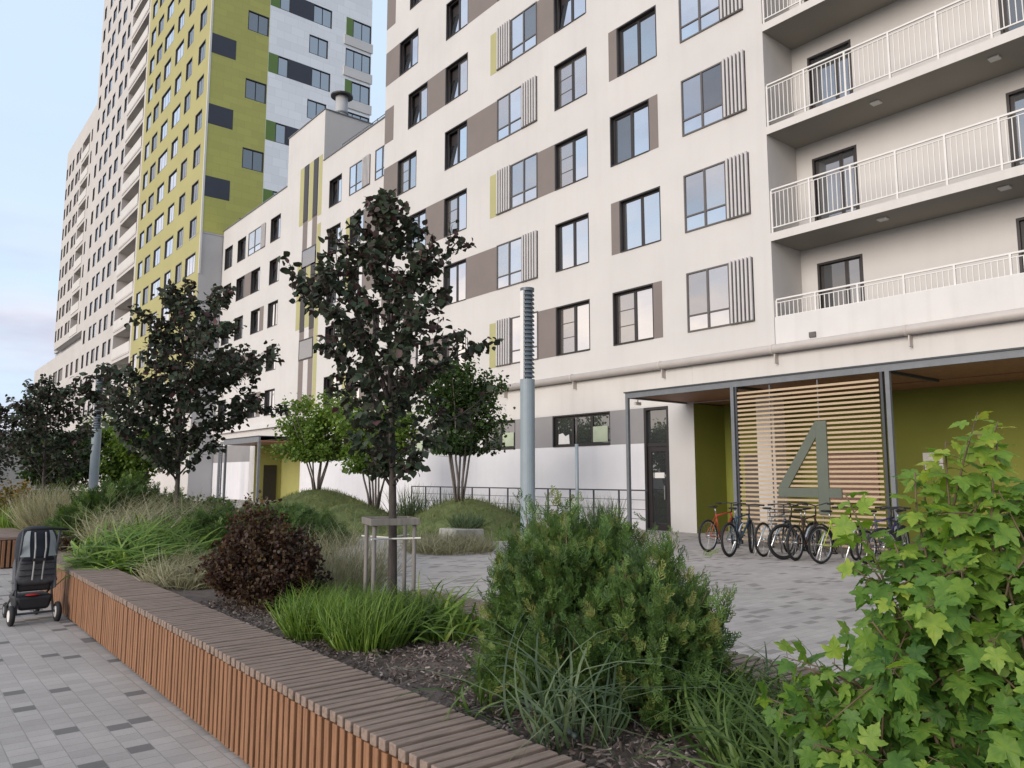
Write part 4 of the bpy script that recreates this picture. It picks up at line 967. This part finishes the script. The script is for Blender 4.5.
evergreen('thuja_shrub', 'large dark green thuja shrub in the middle of the near bed', (2.82, 2.72, SZ-.03), [(-.02, .42, .36, .38, .98), (.06, -.26, .38, .34, .80), (-.12, .12, .36, .36, .92), (.20, .08, .34, .40, .90), (.12, .62, .3, .28, .86)], 'thuja', 41, 230, .085, 27)
evergreen('juniper_shrub', 'spreading green juniper behind the dark red bush', (4.15, 11.0, SZ), [(0, 0, 1.25, 1.0, .62), (.9, .9, .9, .9, .55), (-.7, .8, .8, .8, .5)], 'juniper', 42, 80, .17, 20, 'spreading junipers in the planted bed')
evergreen('juniper_shrub', 'dark spreading juniper at the foot of the second purple tree', (3.15, 13.9, SZ), [(0, 0, .75, .7, .98), (.55, .25, .6, .6, .86), (-.45, .3, .5, .55, .7)], 'juniper', 43, 60, .22, 16, 'spreading junipers in the planted bed')
evergreen('juniper_shrub', 'pale juniper bank on the right of the grassy bed before the mounds', (5.4, 15.4, SZ-.2), [(0, 0, 1.3, 1.0, .6), (1.2, 1.0, 1.0, 1.0, .5)], 'juniper', 44, 50, .2, 15, 'spreading junipers in the planted bed')

def leafy_shrub(name, label, loc, lobes, mk, seed, n, ls, group=None):
    g = np.random.default_rng(seed); t = thing(name, label, 'shrub', loc, 0, group); P = []; T = []; rn = []; bm = MB()
    W = np.array([l[2]*l[3]*l[4] for l in lobes]); W /= W.sum()
    for li, (ox, oy, rx, ry, hz) in enumerate(lobes):
        c = np.array([ox, oy, 0]); nb = max(10, int(70*W[li]))
        for i in range(nb):
            az = g.uniform(0, 6.283); el = math.asin(g.uniform(.0, 1)); k = g.uniform(.8, 1.12); tip = c+np.array([math.cos(az)*math.cos(el)*rx*k, math.sin(az)*math.cos(el)*ry*k, hz*(.12+.88*math.sin(el))*k])
            base = c+np.array([math.cos(az)*.06, math.sin(az)*.06, 0]); mid = (base+tip)/2+np.array([0, 0, .12*hz]); bm.tube([base, mid, tip], [.008, .005, .002], 4); tone = g.uniform(-.2, .2)
            for j in range(int(n*W[li]/nb)):
                f = g.uniform(.3, 1.0)**.7; p = base*(1-f)**2+2*mid*f*(1-f)+tip*f*f+g.normal(size=3)*.06*(rx+.3); P.append(p); T.append(unit(tip-base)+g.normal(size=3)*.8); rn.append(g.uniform(0, .7)+.3*f+tone)
    bm.build('stems', M['twig'], t); m = len(P)
    scatter('foliage', OVATE, np.array(P), np.array(T), np.array([0, 0, 1])+g.normal(size=(m, 3))*.7, ls*g.uniform(.6, 1.3, m), np.clip(rn, 0, 1), LEAF[mk], t)
    return t
leafy_shrub('barberry_shrub', 'rounded dark red-brown barberry bush beside the bench', (2.58, 6.62, SZ-.02), [(0, 0, .38, .44, .88), (.14, -.36, .30, .32, .74), (.05, .34, .36, .36, .74)], 'barberry', 51, 17000, .032)
leafy_shrub('barberry_shrub', 'small dark red plant at the bench edge beyond the pushchair', (2.3, 13.6, SZ), [(0, 0, .3, .5, .2), (.1, 1.0, .3, .5, .2)], 'barberry', 52, 1200, .04)
leafy_shrub('autumn_shrub', 'yellow and orange shrub at the far left end of the bed', (2.6, 23.0, SZ), [(0, 0, .8, 1.0, 1.0), (.7, -1.4, .8, .9, .8)], 'autumn', 53, 4200, .07)
leafy_shrub('dark_shrub', 'dark green shrub left of the feather grass at the far bed', (3.5, 21.6, SZ), [(0, 0, 1.0, 1.0, .85), (.9, .6, .9, .9, .7)], 'dkgreen', 54, 4500, .07)
leafy_shrub('dark_shrub', 'low green shrubs round the foot of the distant lamp column', (5.6, 22.6, SZ), [(0, 0, 1.5, 1.4, .62), (1.6, 1.0, 1.2, 1.2, .55)], 'dkgreen', 55, 4200, .08)

# ------------------------------------------------------------------ grasses
def clump(name, label, cat, loc, r, n, L, mk, seed, bend=.9, w=.006, spread=.45, group=None, scx=1.0, tilt=(0, 0), seg=8, par=None, jit=.34):
    g = np.random.default_rng(seed); a = g.uniform(0, 6.283, n); q = r*np.sqrt(g.random(n)); P = np.stack([np.cos(a)*q*scx, np.sin(a)*q, np.zeros(n)-.01], 1)
    out = np.stack([np.cos(a), np.sin(a), np.zeros(n)], 1); d = np.array([tilt[0], tilt[1], 1.0])+out*spread*(q/r)[:, None]+g.normal(size=(n, 3))*jit*np.array([1, 1, .3])
    S = np.stack([np.ones(n), L*g.uniform(.4, 1.2, n), L*g.uniform(.05, 1.6, n)], 1)
    hor = d*np.array([1, 1, 0])+g.normal(size=(n, 3))*.35*np.array([1, 1, 0]); N = -unit(hor+1e-4)+np.array([0, 0, .6])
    S[:, 0] = g.uniform(.7, 1.3, n)*1.0
    o = scatter(name, blade(seg, bend, w, .08), P, d, -N*np.array([1, 1, -1]), S, g.random(n), LEAF[mk], par); o.location = loc
    return setp(o, label, cat, group) if par is None else o
clump('grass_tuft', 'bright fine green grass tuft nearest the dark red bush, left of the stakes', 'grass', (2.42, 5.12, SZ), .17, 1100, .36, 'strap', 61, .8, .0034, .55, 'green grass tufts round the tree stakes', jit=.16)
clump('grass_tuft', 'big bright green grass tuft in front of the tree stakes', 'grass', (2.56, 4.62, SZ), .22, 1700, .38, 'strap', 62, .8, .0034, .55, 'green grass tufts round the tree stakes', jit=.16)
clump('grass_tuft', 'mid green grass tuft on the right side of the tree stakes', 'grass', (2.80, 4.72, SZ), .2, 1100, .36, 'grass', 63, .9, .0034, .6, 'green grass tufts round the tree stakes', jit=.16)
clump('grass_tuft', 'grass tuft behind the tree stakes', 'grass', (2.95, 5.5, SZ), .25, 700, .32, 'grass', 64, .9, .0034, .6, 'green grass tufts round the tree stakes', jit=.16)
clump('daylily', 'arching broad-leaved daylily clump between stakes and thuja', 'plant', (3.08, 4.50, SZ), .16, 170, .42, 'strap', 65, 1.7, .008, .9, 'arching daylily clumps in the bed')
clump('daylily', 'small daylily clump behind the one between stakes and thuja', 'plant', (3.22, 4.95, SZ), .14, 120, .38, 'strap', 66, 1.7, .008, .9, 'arching daylily clumps in the bed')
clump('daylily', 'big bright daylily clump hanging over the bench beside the junipers', 'plant', (2.55, 10.2, SZ), .55, 1300, .62, 'strap', 67, 1.9, .012, 1.0, 'arching daylily clumps in the bed', tilt=(-.35, -.2))
clump('daylily', 'bright daylily clump behind the one hanging over the bench', 'plant', (2.9, 11.4, SZ), .55, 800, .58, 'strap', 68, 2.0, .012, 1.0, 'arching daylily clumps in the bed', tilt=(-.3, -.1))
clump('ribbon_grass', 'grey-green ribbon grass leaning up the front of the thuja', 'grass', (2.36, 2.50, SZ), .20, 90, .56, 'bluegrass', 69, 1.7, .0052, .35, 'ribbon grass clumps round the thuja', tilt=(-.12, -.05))
clump('ribbon_grass', 'ribbon grass at the bench edge below the thuja', 'grass', (2.30, 2.98, SZ), .16, 36, .36, 'grass', 70, 1.6, .006, .8, 'ribbon grass clumps round the thuja')
clump('ribbon_grass', 'dense dark ribbon grass between the thuja and the lobed shrub', 'grass', (2.95, 1.95, SZ), .30, 420, .36, 'grass', 71, 1.8, .006, .8, 'ribbon grass clumps round the thuja', tilt=(.1, -.1))
clump('ribbon_grass', 'ribbon grass at the foot of the lobed shrub', 'grass', (2.72, 1.62, SZ), .3, 420, .36, 'grass', 72, 1.8, .006, .8, 'ribbon grass clumps round the thuja')
clump('ribbon_grass', 'ribbon grass beside the rear bench slats', 'grass', (3.28, 2.2, SZ), .14, 26, .34, 'bluegrass', 73, 1.5, .006, .6, 'ribbon grass clumps round the thuja')
clump('feather_grass', 'wispy straw-coloured grass right of the dark red bush', 'grass', (3.55, 7.2, SZ), .5, 1500, .62, 'straw', 74, .9, .0022, .7, 'straw-coloured feather grasses')
clump('feather_grass', 'pale feather grass mass behind the bright daylilies', 'grass', (3.3, 11.9, SZ), .8, 5200, .80, "straw", 75, 1.3, .0042, .9, 'straw-coloured feather grasses')
clump('feather_grass', 'pale feather grass mass between the two spreading junipers', 'grass', (4.1, 12.5, SZ), .9, 4200, .62, 'straw', 76, 1.3, .0042, .9, 'straw-coloured feather grasses')
clump('feather_grass', 'upright pale feather grass left of the dark juniper', 'grass', (2.75, 17.2, SZ), .45, 2400, .92, 'straw', 77, .6, .004, .6, 'straw-coloured feather grasses')
clump('feather_grass', 'small straw grass tuft on the bench edge left of the dark red bush', 'grass', (2.5, 8.3, SZ), .3, 900, .42, 'straw', 78, 1.4, .0025, .9, 'straw-coloured feather grasses')
clump('feather_grass', 'dry pale grass in front of the stone block', 'grass', (9.4, 13.6, 0), .9, 1700, .45, 'straw', 79, 1.2, .005, .8, 'straw-coloured feather grasses')
clump('feather_grass', 'dry pale grass bank between the far mounds and the bed', 'grass', (7.3, 17.0, .0), 1.5, 3600, .45, 'straw', 80, 1.2, .005, .8, 'straw-coloured feather grasses')
clump('feather_grass', 'dry pale grass beyond the second juniper toward the far entrance', 'grass', (8.6, 26.5, .0), 2.2, 3600, .45, 'straw', 81, 1.2, .007, .8, 'straw-coloured feather grasses')
clump('grass_tuft', 'yellow-green upright grass at the end of the far bench', 'grass', (2.5, 18.9, SZ), .5, 1100, .55, 'strap', 82, .6, .006, .4)
for i, (x, y, L, lb) in enumerate(((13.5, 21.8, 1.25, 'tall reed grass left of the railing end'), (14.2, 20.6, 1.1, 'tall reed grass in front of the railing end'), (14.6, 19.4, .95, 'reed grass in front of the second railing post'), (15.0, 18.3, .85, 'reed grass just behind the multi-stem tree'), (14.9, 14.5, 1.0, 'reed grass right of the tall lamp column'))):
    clump('reed_grass', lb, 'grass', (x, y, 0), .4, 420, L, 'bluegrass', 90+i, .35, .008, .25, 'reed grasses along the railing')
clump('blue_fescue', 'small grey-blue tuft on top of the stone block', 'grass', (10.4, 14.35, .40), .3, 420, .42, 'bluegrass', 96, .8, .005, .9)

# bark mulch
g = np.random.default_rng(77); n = 9000; Yc = g.uniform(1.4, 7.0, n); Xc = np.array([FX(y)+.45 for y in Yc]); Xc = Xc+g.random(n)*(3.48-Xc)
chip = ([(-.5, -.5, 0), (.5, -.42, .1), (.42, .5, 0), (-.46, .44, .16), (-.4, -.4, .24), (.44, -.36, .3), (.36, .42, .22), (-.4, .4, .36)], [(0, 1, 5, 4), (1, 2, 6, 5), (2, 3, 7, 6), (3, 0, 4, 7), (4, 5, 6, 7)])
sc_ = np.stack([g.uniform(.006, .016, n), g.uniform(.018, .05, n), g.uniform(.008, .016, n)], 1)
tt = rdir(n, g)*np.array([1, 1, .35])
setp(scatter('bark_mulch', chip, np.stack([Xc, Yc, SZ+.012+g.random(n)*.028], 1), tt, np.array([0, 0, 1])+g.normal(size=(n, 3))*.4, sc_, g.random(n), LEAF['chip']), kind='stuff')
setp(MB().tube([(2.62, 3.55, SZ+.05), (2.5, 3.1, SZ+.045), (2.42, 2.75, SZ+.05), (2.3, 2.4, SZ+.05)], .011, 8).build('drip_hose', mat('grey_green_hose', (.10, .13, .12), .5), smooth=True), 'grey-green drip hose lying on the bark chips by the thuja', 'hose')

# ------------------------------------------------------------------ lobed shrub in the right foreground
def lobed_shrub(loc, seed, stems, ls):
    g = np.random.default_rng(seed); t = thing('ninebark_shrub', 'big bright green lobed-leaf shrub in the right foreground', 'shrub', loc)
    bm = MB(); P = []; T = []; N = []; S = []; rn = []
    def shoot(q, f0, step, size, tone):
        L = sum(np.linalg.norm(q[i+1]-q[i]) for i in range(len(q)-1)); m = int(L*(1-f0)/step*1.14); az = g.uniform(0, 6.28)
        for j in range(m):
            f = (f0+(1-f0)*(j+.5)/m)*(len(q)-1)*.9999; a = int(f); p = q[a]+(q[a+1]-q[a])*(f-a); ax = unit(q[a+1]-q[a]); az += 2.4
            u = unit(np.cross(ax, [.2, .1, 1.0])); v = np.cross(ax, u); o = u*math.cos(az)+v*math.sin(az); tip = (j/m)
            d = o*.9+ax*.35+np.array([0, 0, -.12])+g.normal(size=3)*.2; pet = .045*(1-tip*.6)
            bm.tube([p, p+unit(d)*pet], [.0014, .001], 3, False)
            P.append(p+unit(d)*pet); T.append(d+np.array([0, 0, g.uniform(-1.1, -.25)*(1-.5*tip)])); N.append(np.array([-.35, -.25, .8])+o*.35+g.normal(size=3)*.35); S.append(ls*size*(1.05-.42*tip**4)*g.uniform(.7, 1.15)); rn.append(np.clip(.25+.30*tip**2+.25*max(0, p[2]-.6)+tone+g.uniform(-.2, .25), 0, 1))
    for (dx, dy, h, bow) in stems:
        base = np.array([dx*.18+g.normal()*.05, dy*.18+g.normal()*.05, 0]); tip = np.array([dx, dy, h]); mid = np.array([dx*.45, dy*.45, h*.62+bow]); wv = g.normal(size=3)*.05; q = [base*(1-f)**2+2*mid*f*(1-f)+tip*f*f+g.normal(size=3)*.007+wv*math.sin(f*5) for f in np.linspace(0, 1, 9)]
        bm.tube(q, [.0055*(1-.75*f)+.0012 for f in np.linspace(0, 1, 9)], 6); tone = g.uniform(-.12, .12); shoot(q, .18, .026, 1.0, tone)
        for k in range(4):
            b = q[2+k+int(g.integers(0, 2))]; dd = unit(np.array([dx*.6, dy*.6, .25])+g.normal(size=3)*np.array([.5, .5, .35])); l = g.uniform(.16, .36); e = [b, b+dd*l*.5+np.array([0, 0, .02]), b+dd*l+np.array([0, 0, .01])]
            bm.tube(e, [.004, .003, .0015], 5); shoot(e, .2, .024, .85, tone+.05)
    bm.build('stems', M['twig'], t, smooth=True)
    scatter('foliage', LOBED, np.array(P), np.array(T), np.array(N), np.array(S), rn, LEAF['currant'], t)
    return t
gs = np.random.default_rng(123); stems = []
for i in range(34):
    a = gs.uniform(0, 6.283); r = .62*math.sqrt(gs.random()); stems.append((math.cos(a)*r, math.sin(a)*r, gs.uniform(.62, 1.12)*(1.08-.42*r), .12))
lat = lambda q: q[0]*.774-q[1]*.633
stems = [q for q in stems if lat(q) > (.0 if q[2] > .72 else -.24)]
stems += [(.42, -.42, 1.02, .1), (.36, -.26, .95, .1), (.12, -.34, 1.08, .08), (.3, -.46, .8, .1), (-.34, .24, .40, .1), (-.30, .36, .42, .1), (-.06, -.06, 1.27, .05), (.06, -.14, 1.20, .05), (.0, -.24, 1.18, .05), (-.12, .06, 1.16, .05), (-.02, .04, 1.22, .05), (-.16, .12, .98, .05), (.16, -.12, 1.1, .06), (.24, -.2, 1.12, .05), (.2, -.3, 1.05, .1), (-.24, .20, 1.06, .04), (-.30, .28, .50, .1), (-.22, .14, .66, .1), (-.14, .30, .58, .1)]
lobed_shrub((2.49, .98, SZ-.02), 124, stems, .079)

# ------------------------------------------------------------------ stone block by the mound
setp(MB().prism([(-.42, 0), (.44, 0), (.40, .40), (-.36, .42)], 'y', -.3, .35).build('stone_block', M['stone'], bevel=.02), 'pale rough stone block at the edge of the mound left of the tall lamp column', 'stone').location = (10.15, 14.2, 0)

# ------------------------------------------------------------------ bicycles
def bicycle(label, rear, ang, frame_c, steer=0, wr=.335, basket=False, tyre=.022, fender=False, saddle_c=None, bars='flat'):
    fm = mat('bike_paint', frame_c, .35, .08, 6); t = thing('bicycle', label, 'bicycle', (rear[0], rear[1], 0), ang, 'bicycles parked in the rack before the slatted screen')
    wb = 1.05; bb = (.42, 0, .28); st = (.30, 0, .78); ht = (.86, 0, .80); hb = (.90, 0, .68)
    m = MB(); m.tube([bb, st], .016, 8).tube([(.315, 0, .74), ht], .017, 8).tube([bb, hb], .02, 8).tube([ht, hb], .021, 8)
    for s in (-1, 1): m.tube([(0, s*.06, wr), (.40, s*.03, .28)], .01, 6).tube([(0, s*.06, wr), (.31, s*.02, .73)], .008, 6)
    m.build('frame', fm, t, smooth=True)
    fk = MB().tube([(.85, 0, .84), (.91, 0, .66)], .015, 8)
    fo = bpy.data.objects.new('fork', None); 
    f2 = MB().tube([(.895, 0, .70), (.905, 0, .655)], .024, 8)
    for s in (-1, 1): f2.tube([(.905, s*.035, .66), (.955, s*.055, .52), (wb, s*.055, wr)], [.014, .013, .009], 6)
    fkk = f2.tube([(.905, -.045, .66), (.905, .045, .66)], .016, 6)
    c = Vector((.905, 0, 0))
    def steerize(o):
        o.matrix_local = Matrix.Translation(c) @ Matrix.Rotation(steer, 4, 'Z') @ Matrix.Translation(-c)
        return o
    steerize(f2.build('fork', M['black'], t, smooth=True))
    hbm = MB()
    if bars == 'flat': hbm.tube([(.80, -.31, .98), (.83, -.12, 1.0), (.835, 0, .99), (.83, .12, 1.0), (.80, .31, .98)], .013, 8)
    else: hbm.tube([(.70, -.29, 1.03), (.80, -.2, 1.05), (.84, 0, .99), (.80, .2, 1.05), (.70, .29, 1.03)], .012, 8)
    hbm.tube([(.862, 0, .80), (.838, 0, .99)], .014, 8); ho = steerize(hbm.build('handlebar', M['black'], t, smooth=True))
    for s in (-1, 1): MB().tube([(.80 if bars == 'flat' else .70, s*.31, .98 if bars == 'flat' else 1.03), (.81 if bars == 'flat' else .74, s*.2, .985 if bars == 'flat' else 1.04)], .018, 8).build('grip', M['rubber'], ho, smooth=True)
    sp = MB().tube([st, (.272, 0, .90)], .012, 8).build('seat_post', M['chrome'], t, smooth=True)
    def sad(u, v):
        x = .12-.27*v; w = .012+.066*min(1, max(0, (v-.2)/.55))**.8; a = 2*math.pi*u; e = 1 if 0 < v < 1 else .2
        return (x+.25, math.cos(a)*w*e, .925+math.sin(a)*.022*e+.012*v)
    MB().blob(sad, 12, 8).build('saddle', saddle_c or M['black'], t, smooth=True)
    for k, x in enumerate((0, wb)):
        w = MB().ring((x, 0, wr), wr-tyre, tyre, 'y', 32, 8).build('tyre', M['rubber'], None, smooth=True)
        wh = MB().tube([(x, -.045, wr), (x, .045, wr)], .02, 10).build('wheel', M['chrome'], t, smooth=True)
        w.parent = wh
        MB().ring((x, 0, wr), wr-tyre*2-.006, .011, 'y', 32, 6, .9).build('rim', M['chrome'] if not basket else M['black'], wh, smooth=True)
        s_ = MB()
        for j in range(18):
            A = 2*math.pi*j/18; s_.tube([(x+.02*math.cos(A+.5), .02*(-1)**j, wr+.02*math.sin(A+.5)), (x+(wr-.05)*math.cos(A), 0, wr+(wr-.05)*math.sin(A))], .0016, 3, False)
        s_.build('spokes', M['chrome'], wh)
        if k: steerize(wh)
    cr = MB().ring((bb[0], .045, bb[2]), .085, .008, 'y', 20, 6).tube([(bb[0], .06, bb[2]), (bb[0]+.11, .075, bb[2]-.13)], .009, 6).tube([(bb[0], -.06, bb[2]), (bb[0]-.11, -.075, bb[2]+.13)], .009, 6).build('crank', M['black'], t, smooth=True)
    for s, px, pz in ((1, .11, -.13), (-1, -.11, .13)): MB().box(bb[0]+px-.04, bb[0]+px+.04, s*.12-.045, s*.12+.045, bb[2]+pz-.012, bb[2]+pz+.012).build('pedal', M['black'], cr)
    MB().tube([(0, .05, wr+.035), (bb[0], .045, bb[2]+.083)], .004, 4).tube([(0, .05, wr-.035), (bb[0], .045, bb[2]-.083)], .004, 4).build('chain', M['black'], t)
    if fender:
        for x in (0, wb):
            fd = MB(); n = 14; a0, a1 = (.1, 2.9) if x == 0 else (.4, 3.0)
            pts = [(x+(wr+.03)*math.cos(a0+(a1-a0)*j/n), 0, wr+(wr+.03)*math.sin(a0+(a1-a0)*j/n)) for j in range(n+1)]; fd.tube(pts, .018, 6)
            o = fd.build('mudguard', M['black'], t, smooth=True)
            if x: steerize(o)
    if basket:
        b = MB()
        for z in (.72, .80, .88, .94): b.tube([(1.0, -.16, z), (1.0, .16, z), (1.26, .16, z), (1.26, -.16, z), (1.0, -.16, z)], .005, 4)
        for yy in np.linspace(-.16, .16, 7): b.tube([(1.26, yy, .94), (1.26, yy, .72), (1.0, yy, .72), (1.0, yy, .94)], .003, 4)
        steerize(b.build('basket', M['black'], t))
    return t
bicycle('orange-red bicycle, leftmost of the parked row', (13.50, 10.05), R(2), (.42, .055, .03), R(25))
bicycle('dark blue mountain bicycle leaning next to the orange-red one', (13.0, 9.18), R(8), (.015, .05, .085), R(20), tyre=.028)
bicycle('black bicycle with front basket facing the plaza in the middle of the row', (14.40, 8.22), R(183), (.02, .018, .018), R(-28), basket=True, bars='city', tyre=.026)
bicycle('silver grey bicycle standing just right of the dark blue one', (13.55, 8.78), R(4), (.34, .35, .36), R(10), tyre=.022)
bicycle('dark brown bicycle beside the basket bicycle', (13.35, 7.98), R(5), (.06, .03, .02), R(32), tyre=.027, bars='city')
bicycle('small purple-blue bicycle between the lime green one and the right screen post', (13.85, 6.88), R(-8), (.06, .05, .16), R(15), wr=.30)
bicycle('lime green bicycle with dark saddle and mudguards', (13.25, 7.42), R(-9), (.32, .42, .03), R(18), fender=True, bars='flat')
bicycle('black and blue bicycle half hidden by the lobed shrub, rightmost of the row', (14.75, 6.62), R(190), (.02, .03, .045), R(-35), tyre=.028)
for i, Y in enumerate((9.55, 9.0, 8.7, 8.05, 7.7, 7.15)):
    setp(MB().tube([(13.55, Y, 0), (13.95, Y, .55), (14.0, Y-.02, .60), (14.35, Y-.02, .60), (14.4, Y, .55), (14.55, Y, 0)], .02, 8).build('bike_rack', M['chrome'], smooth=True), ['bright metal rack hoop right of the dark blue bicycle', 'bright metal rack hoop left of the basket bicycle', 'bright metal rack hoop nearest behind the basket bicycle', 'bright metal rack hoop between the basket bicycle and the lime green one', 'bright metal rack hoop under the lime green bicycle saddle', 'bright metal rack hoop right of the lime green bicycle'][i], 'bike rack', 'metal hoops of the bicycle rack')

# ------------------------------------------------------------------ pushchair
pc = thing('pushchair', 'grey and navy pushchair parked against the slatted bench', 'pushchair', (1.40, 9.75, 0), R(4))
gfab = mat('grey_fabric', (.085, .088, .096), .9, .2, 30, bump=.3, bscale=120); navy = mat('navy_hood_fabric', (.018, .022, .032), .85, .2, 20); win = mat('hood_window', (.27, .30, .31), .35, .15, 4)
for s in (-1, 1):
    w = MB().ring((s*.215, 0, .105), .082, .026, 'x', 24, 8).build('wheel', M['rubber'], pc, smooth=True)
    MB().tube([(s*.19, 0, .105), (s*.24, 0, .105)], .06, 14).build('hub', M['white'], w)
    w = MB().ring((s*.15, .62, .085), .065, .02, 'x', 20, 8).build('wheel', M['rubber'], pc, smooth=True)
    MB().tube([(s*.13, .62, .085), (s*.17, .62, .085)], .04, 12).build('hub', M['chrome'], w)
fr = MB()
for s in (-1, 1):
    fr.tube([(s*.17, 0, .12), (s*.165, .12, .40), (s*.17, .02, .70), (s*.17, -.08, .99)], .012, 8).tube([(s*.165, .16, .34), (s*.15, .60, .12)], .012, 8)
fr.tube([(-.19, 0, .115), (.19, 0, .115)], .012, 8)
fr.build('frame', M['darksteel'], pc, smooth=True)
MB().tube([(-.17, -.08, .99), (-.10, -.10, 1.0), (.10, -.10, 1.0), (.17, -.08, .99), (.25, -.07, .985)], .014, 8).build('handlebar', M['rubber'], pc, smooth=True)
MB().prism([(-.14, .14), (.14, .14), (.18, .29), (-.18, .29)], 'y', .03, .42).build('basket', M['black'], pc, bevel=.03)
MB().blob(lambda u, v: (-.02+.07*math.cos(2*math.pi*u)*math.sin(math.pi*max(.02, min(.98, v))), .05+.05*math.sin(2*math.pi*u)*math.sin(math.pi*max(.02, min(.98, v))), .285+.03*v), 12, 8).build('red_bag', mat('red_cloth', (.35, .02, .02), .8), pc, smooth=True)
def back(u, v):
    w = .178+.035*math.exp(-((v-.10)/.22)**2); a = 2*math.pi*u; c, s = math.cos(a), math.sin(a); sq = lambda q: math.copysign(abs(q)**.5, q)
    e = 1 if 0 < v < 1 else .55
    return (w*sq(c)*e, .10+.055*sq(s)*e-.06*v, .40+.34*v+.006*math.sin(v*18))
MB().blob(back, 20, 14).build('seat_back', gfab, pc, smooth=True)
for zq in (.50, .56, .63): MB().box(-.165, .165, .030-.06*(zq-.4)/.34, .047-.06*(zq-.4)/.34, zq, zq+.008).build('seam', M['black'], pc)
MB().prism([(-.16, .38), (.16, .38), (.15, .46), (-.15, .46)], 'y', .10, .42).build('seat', gfab, pc, bevel=.02)
def hood(u, v):
    a = 2*math.pi*u; th = math.pi/2*v; r = max(.05, math.cos(th))**.48
    return ((.192+.02*math.sin(math.pi*v))*r*math.copysign(abs(math.cos(a))**.85, math.cos(a)), .10+(.24 if math.sin(a) > 0 else .13)*r*math.copysign(abs(math.sin(a))**.8, math.sin(a)), .66+.36*math.sin(th)**.9)
MB().blob(hood, 26, 12).build('hood', navy, pc, smooth=True)
for s in (-1, 1):
    q = MB()
    for k in range(6):
        f0, f1 = k/6, (k+1)/6
        def pt(f, e): th = .10+.95*f; r = math.cos(th)**.48; wI, wO = .085+.01*math.sin(3*f), .172-.055*f*f; x = (wI if e == 0 else wO)*1.0; yb = .10-.13*r*(max(0, 1-(x/(.2*r))**2.7))**.31; return (s*x, yb-.006, .66+.36*math.sin(th)**.9)
        q.quad(pt(f0, 0), pt(f0, 1), pt(f1, 1), pt(f1, 0))
    q.build('hood_window', win, pc)
MB().prism([(-.15, .33), (.15, .33), (.165, .45), (-.165, .45)], 'y', .09, .22).build('seat_base', M['black'], pc, bevel=.02)
for s in (-1, 1): MB().prism([(.02, .36), (.16, .34), (.20, .62), (.10, .70)], 'x', s*.185-.012, s*.185+.012).build('side_panel', gfab, pc, bevel=.008)
st_ = MB()
for s in (-1, 1): st_.tube([(s*.045, .0, .46), (s*.045, -.035, .62), (s*.05, -.075, .80), (s*.05, -.02, .96)], .008, 6)
st_.build('strap', mat('pale_strap', (.36, .36, .35), .7), pc)
MB().box(-.06, .06, -.06, -.03, .66, .69).build('buckle', M['black'], pc)

# ------------------------------------------------------------------ far left background
setp(MB().box(-8, 8.6, 54, 54.3, 0, 4.3).build('concrete_wall', M['concrete']), 'grey concrete wall at the far left edge behind the planting', 'wall')
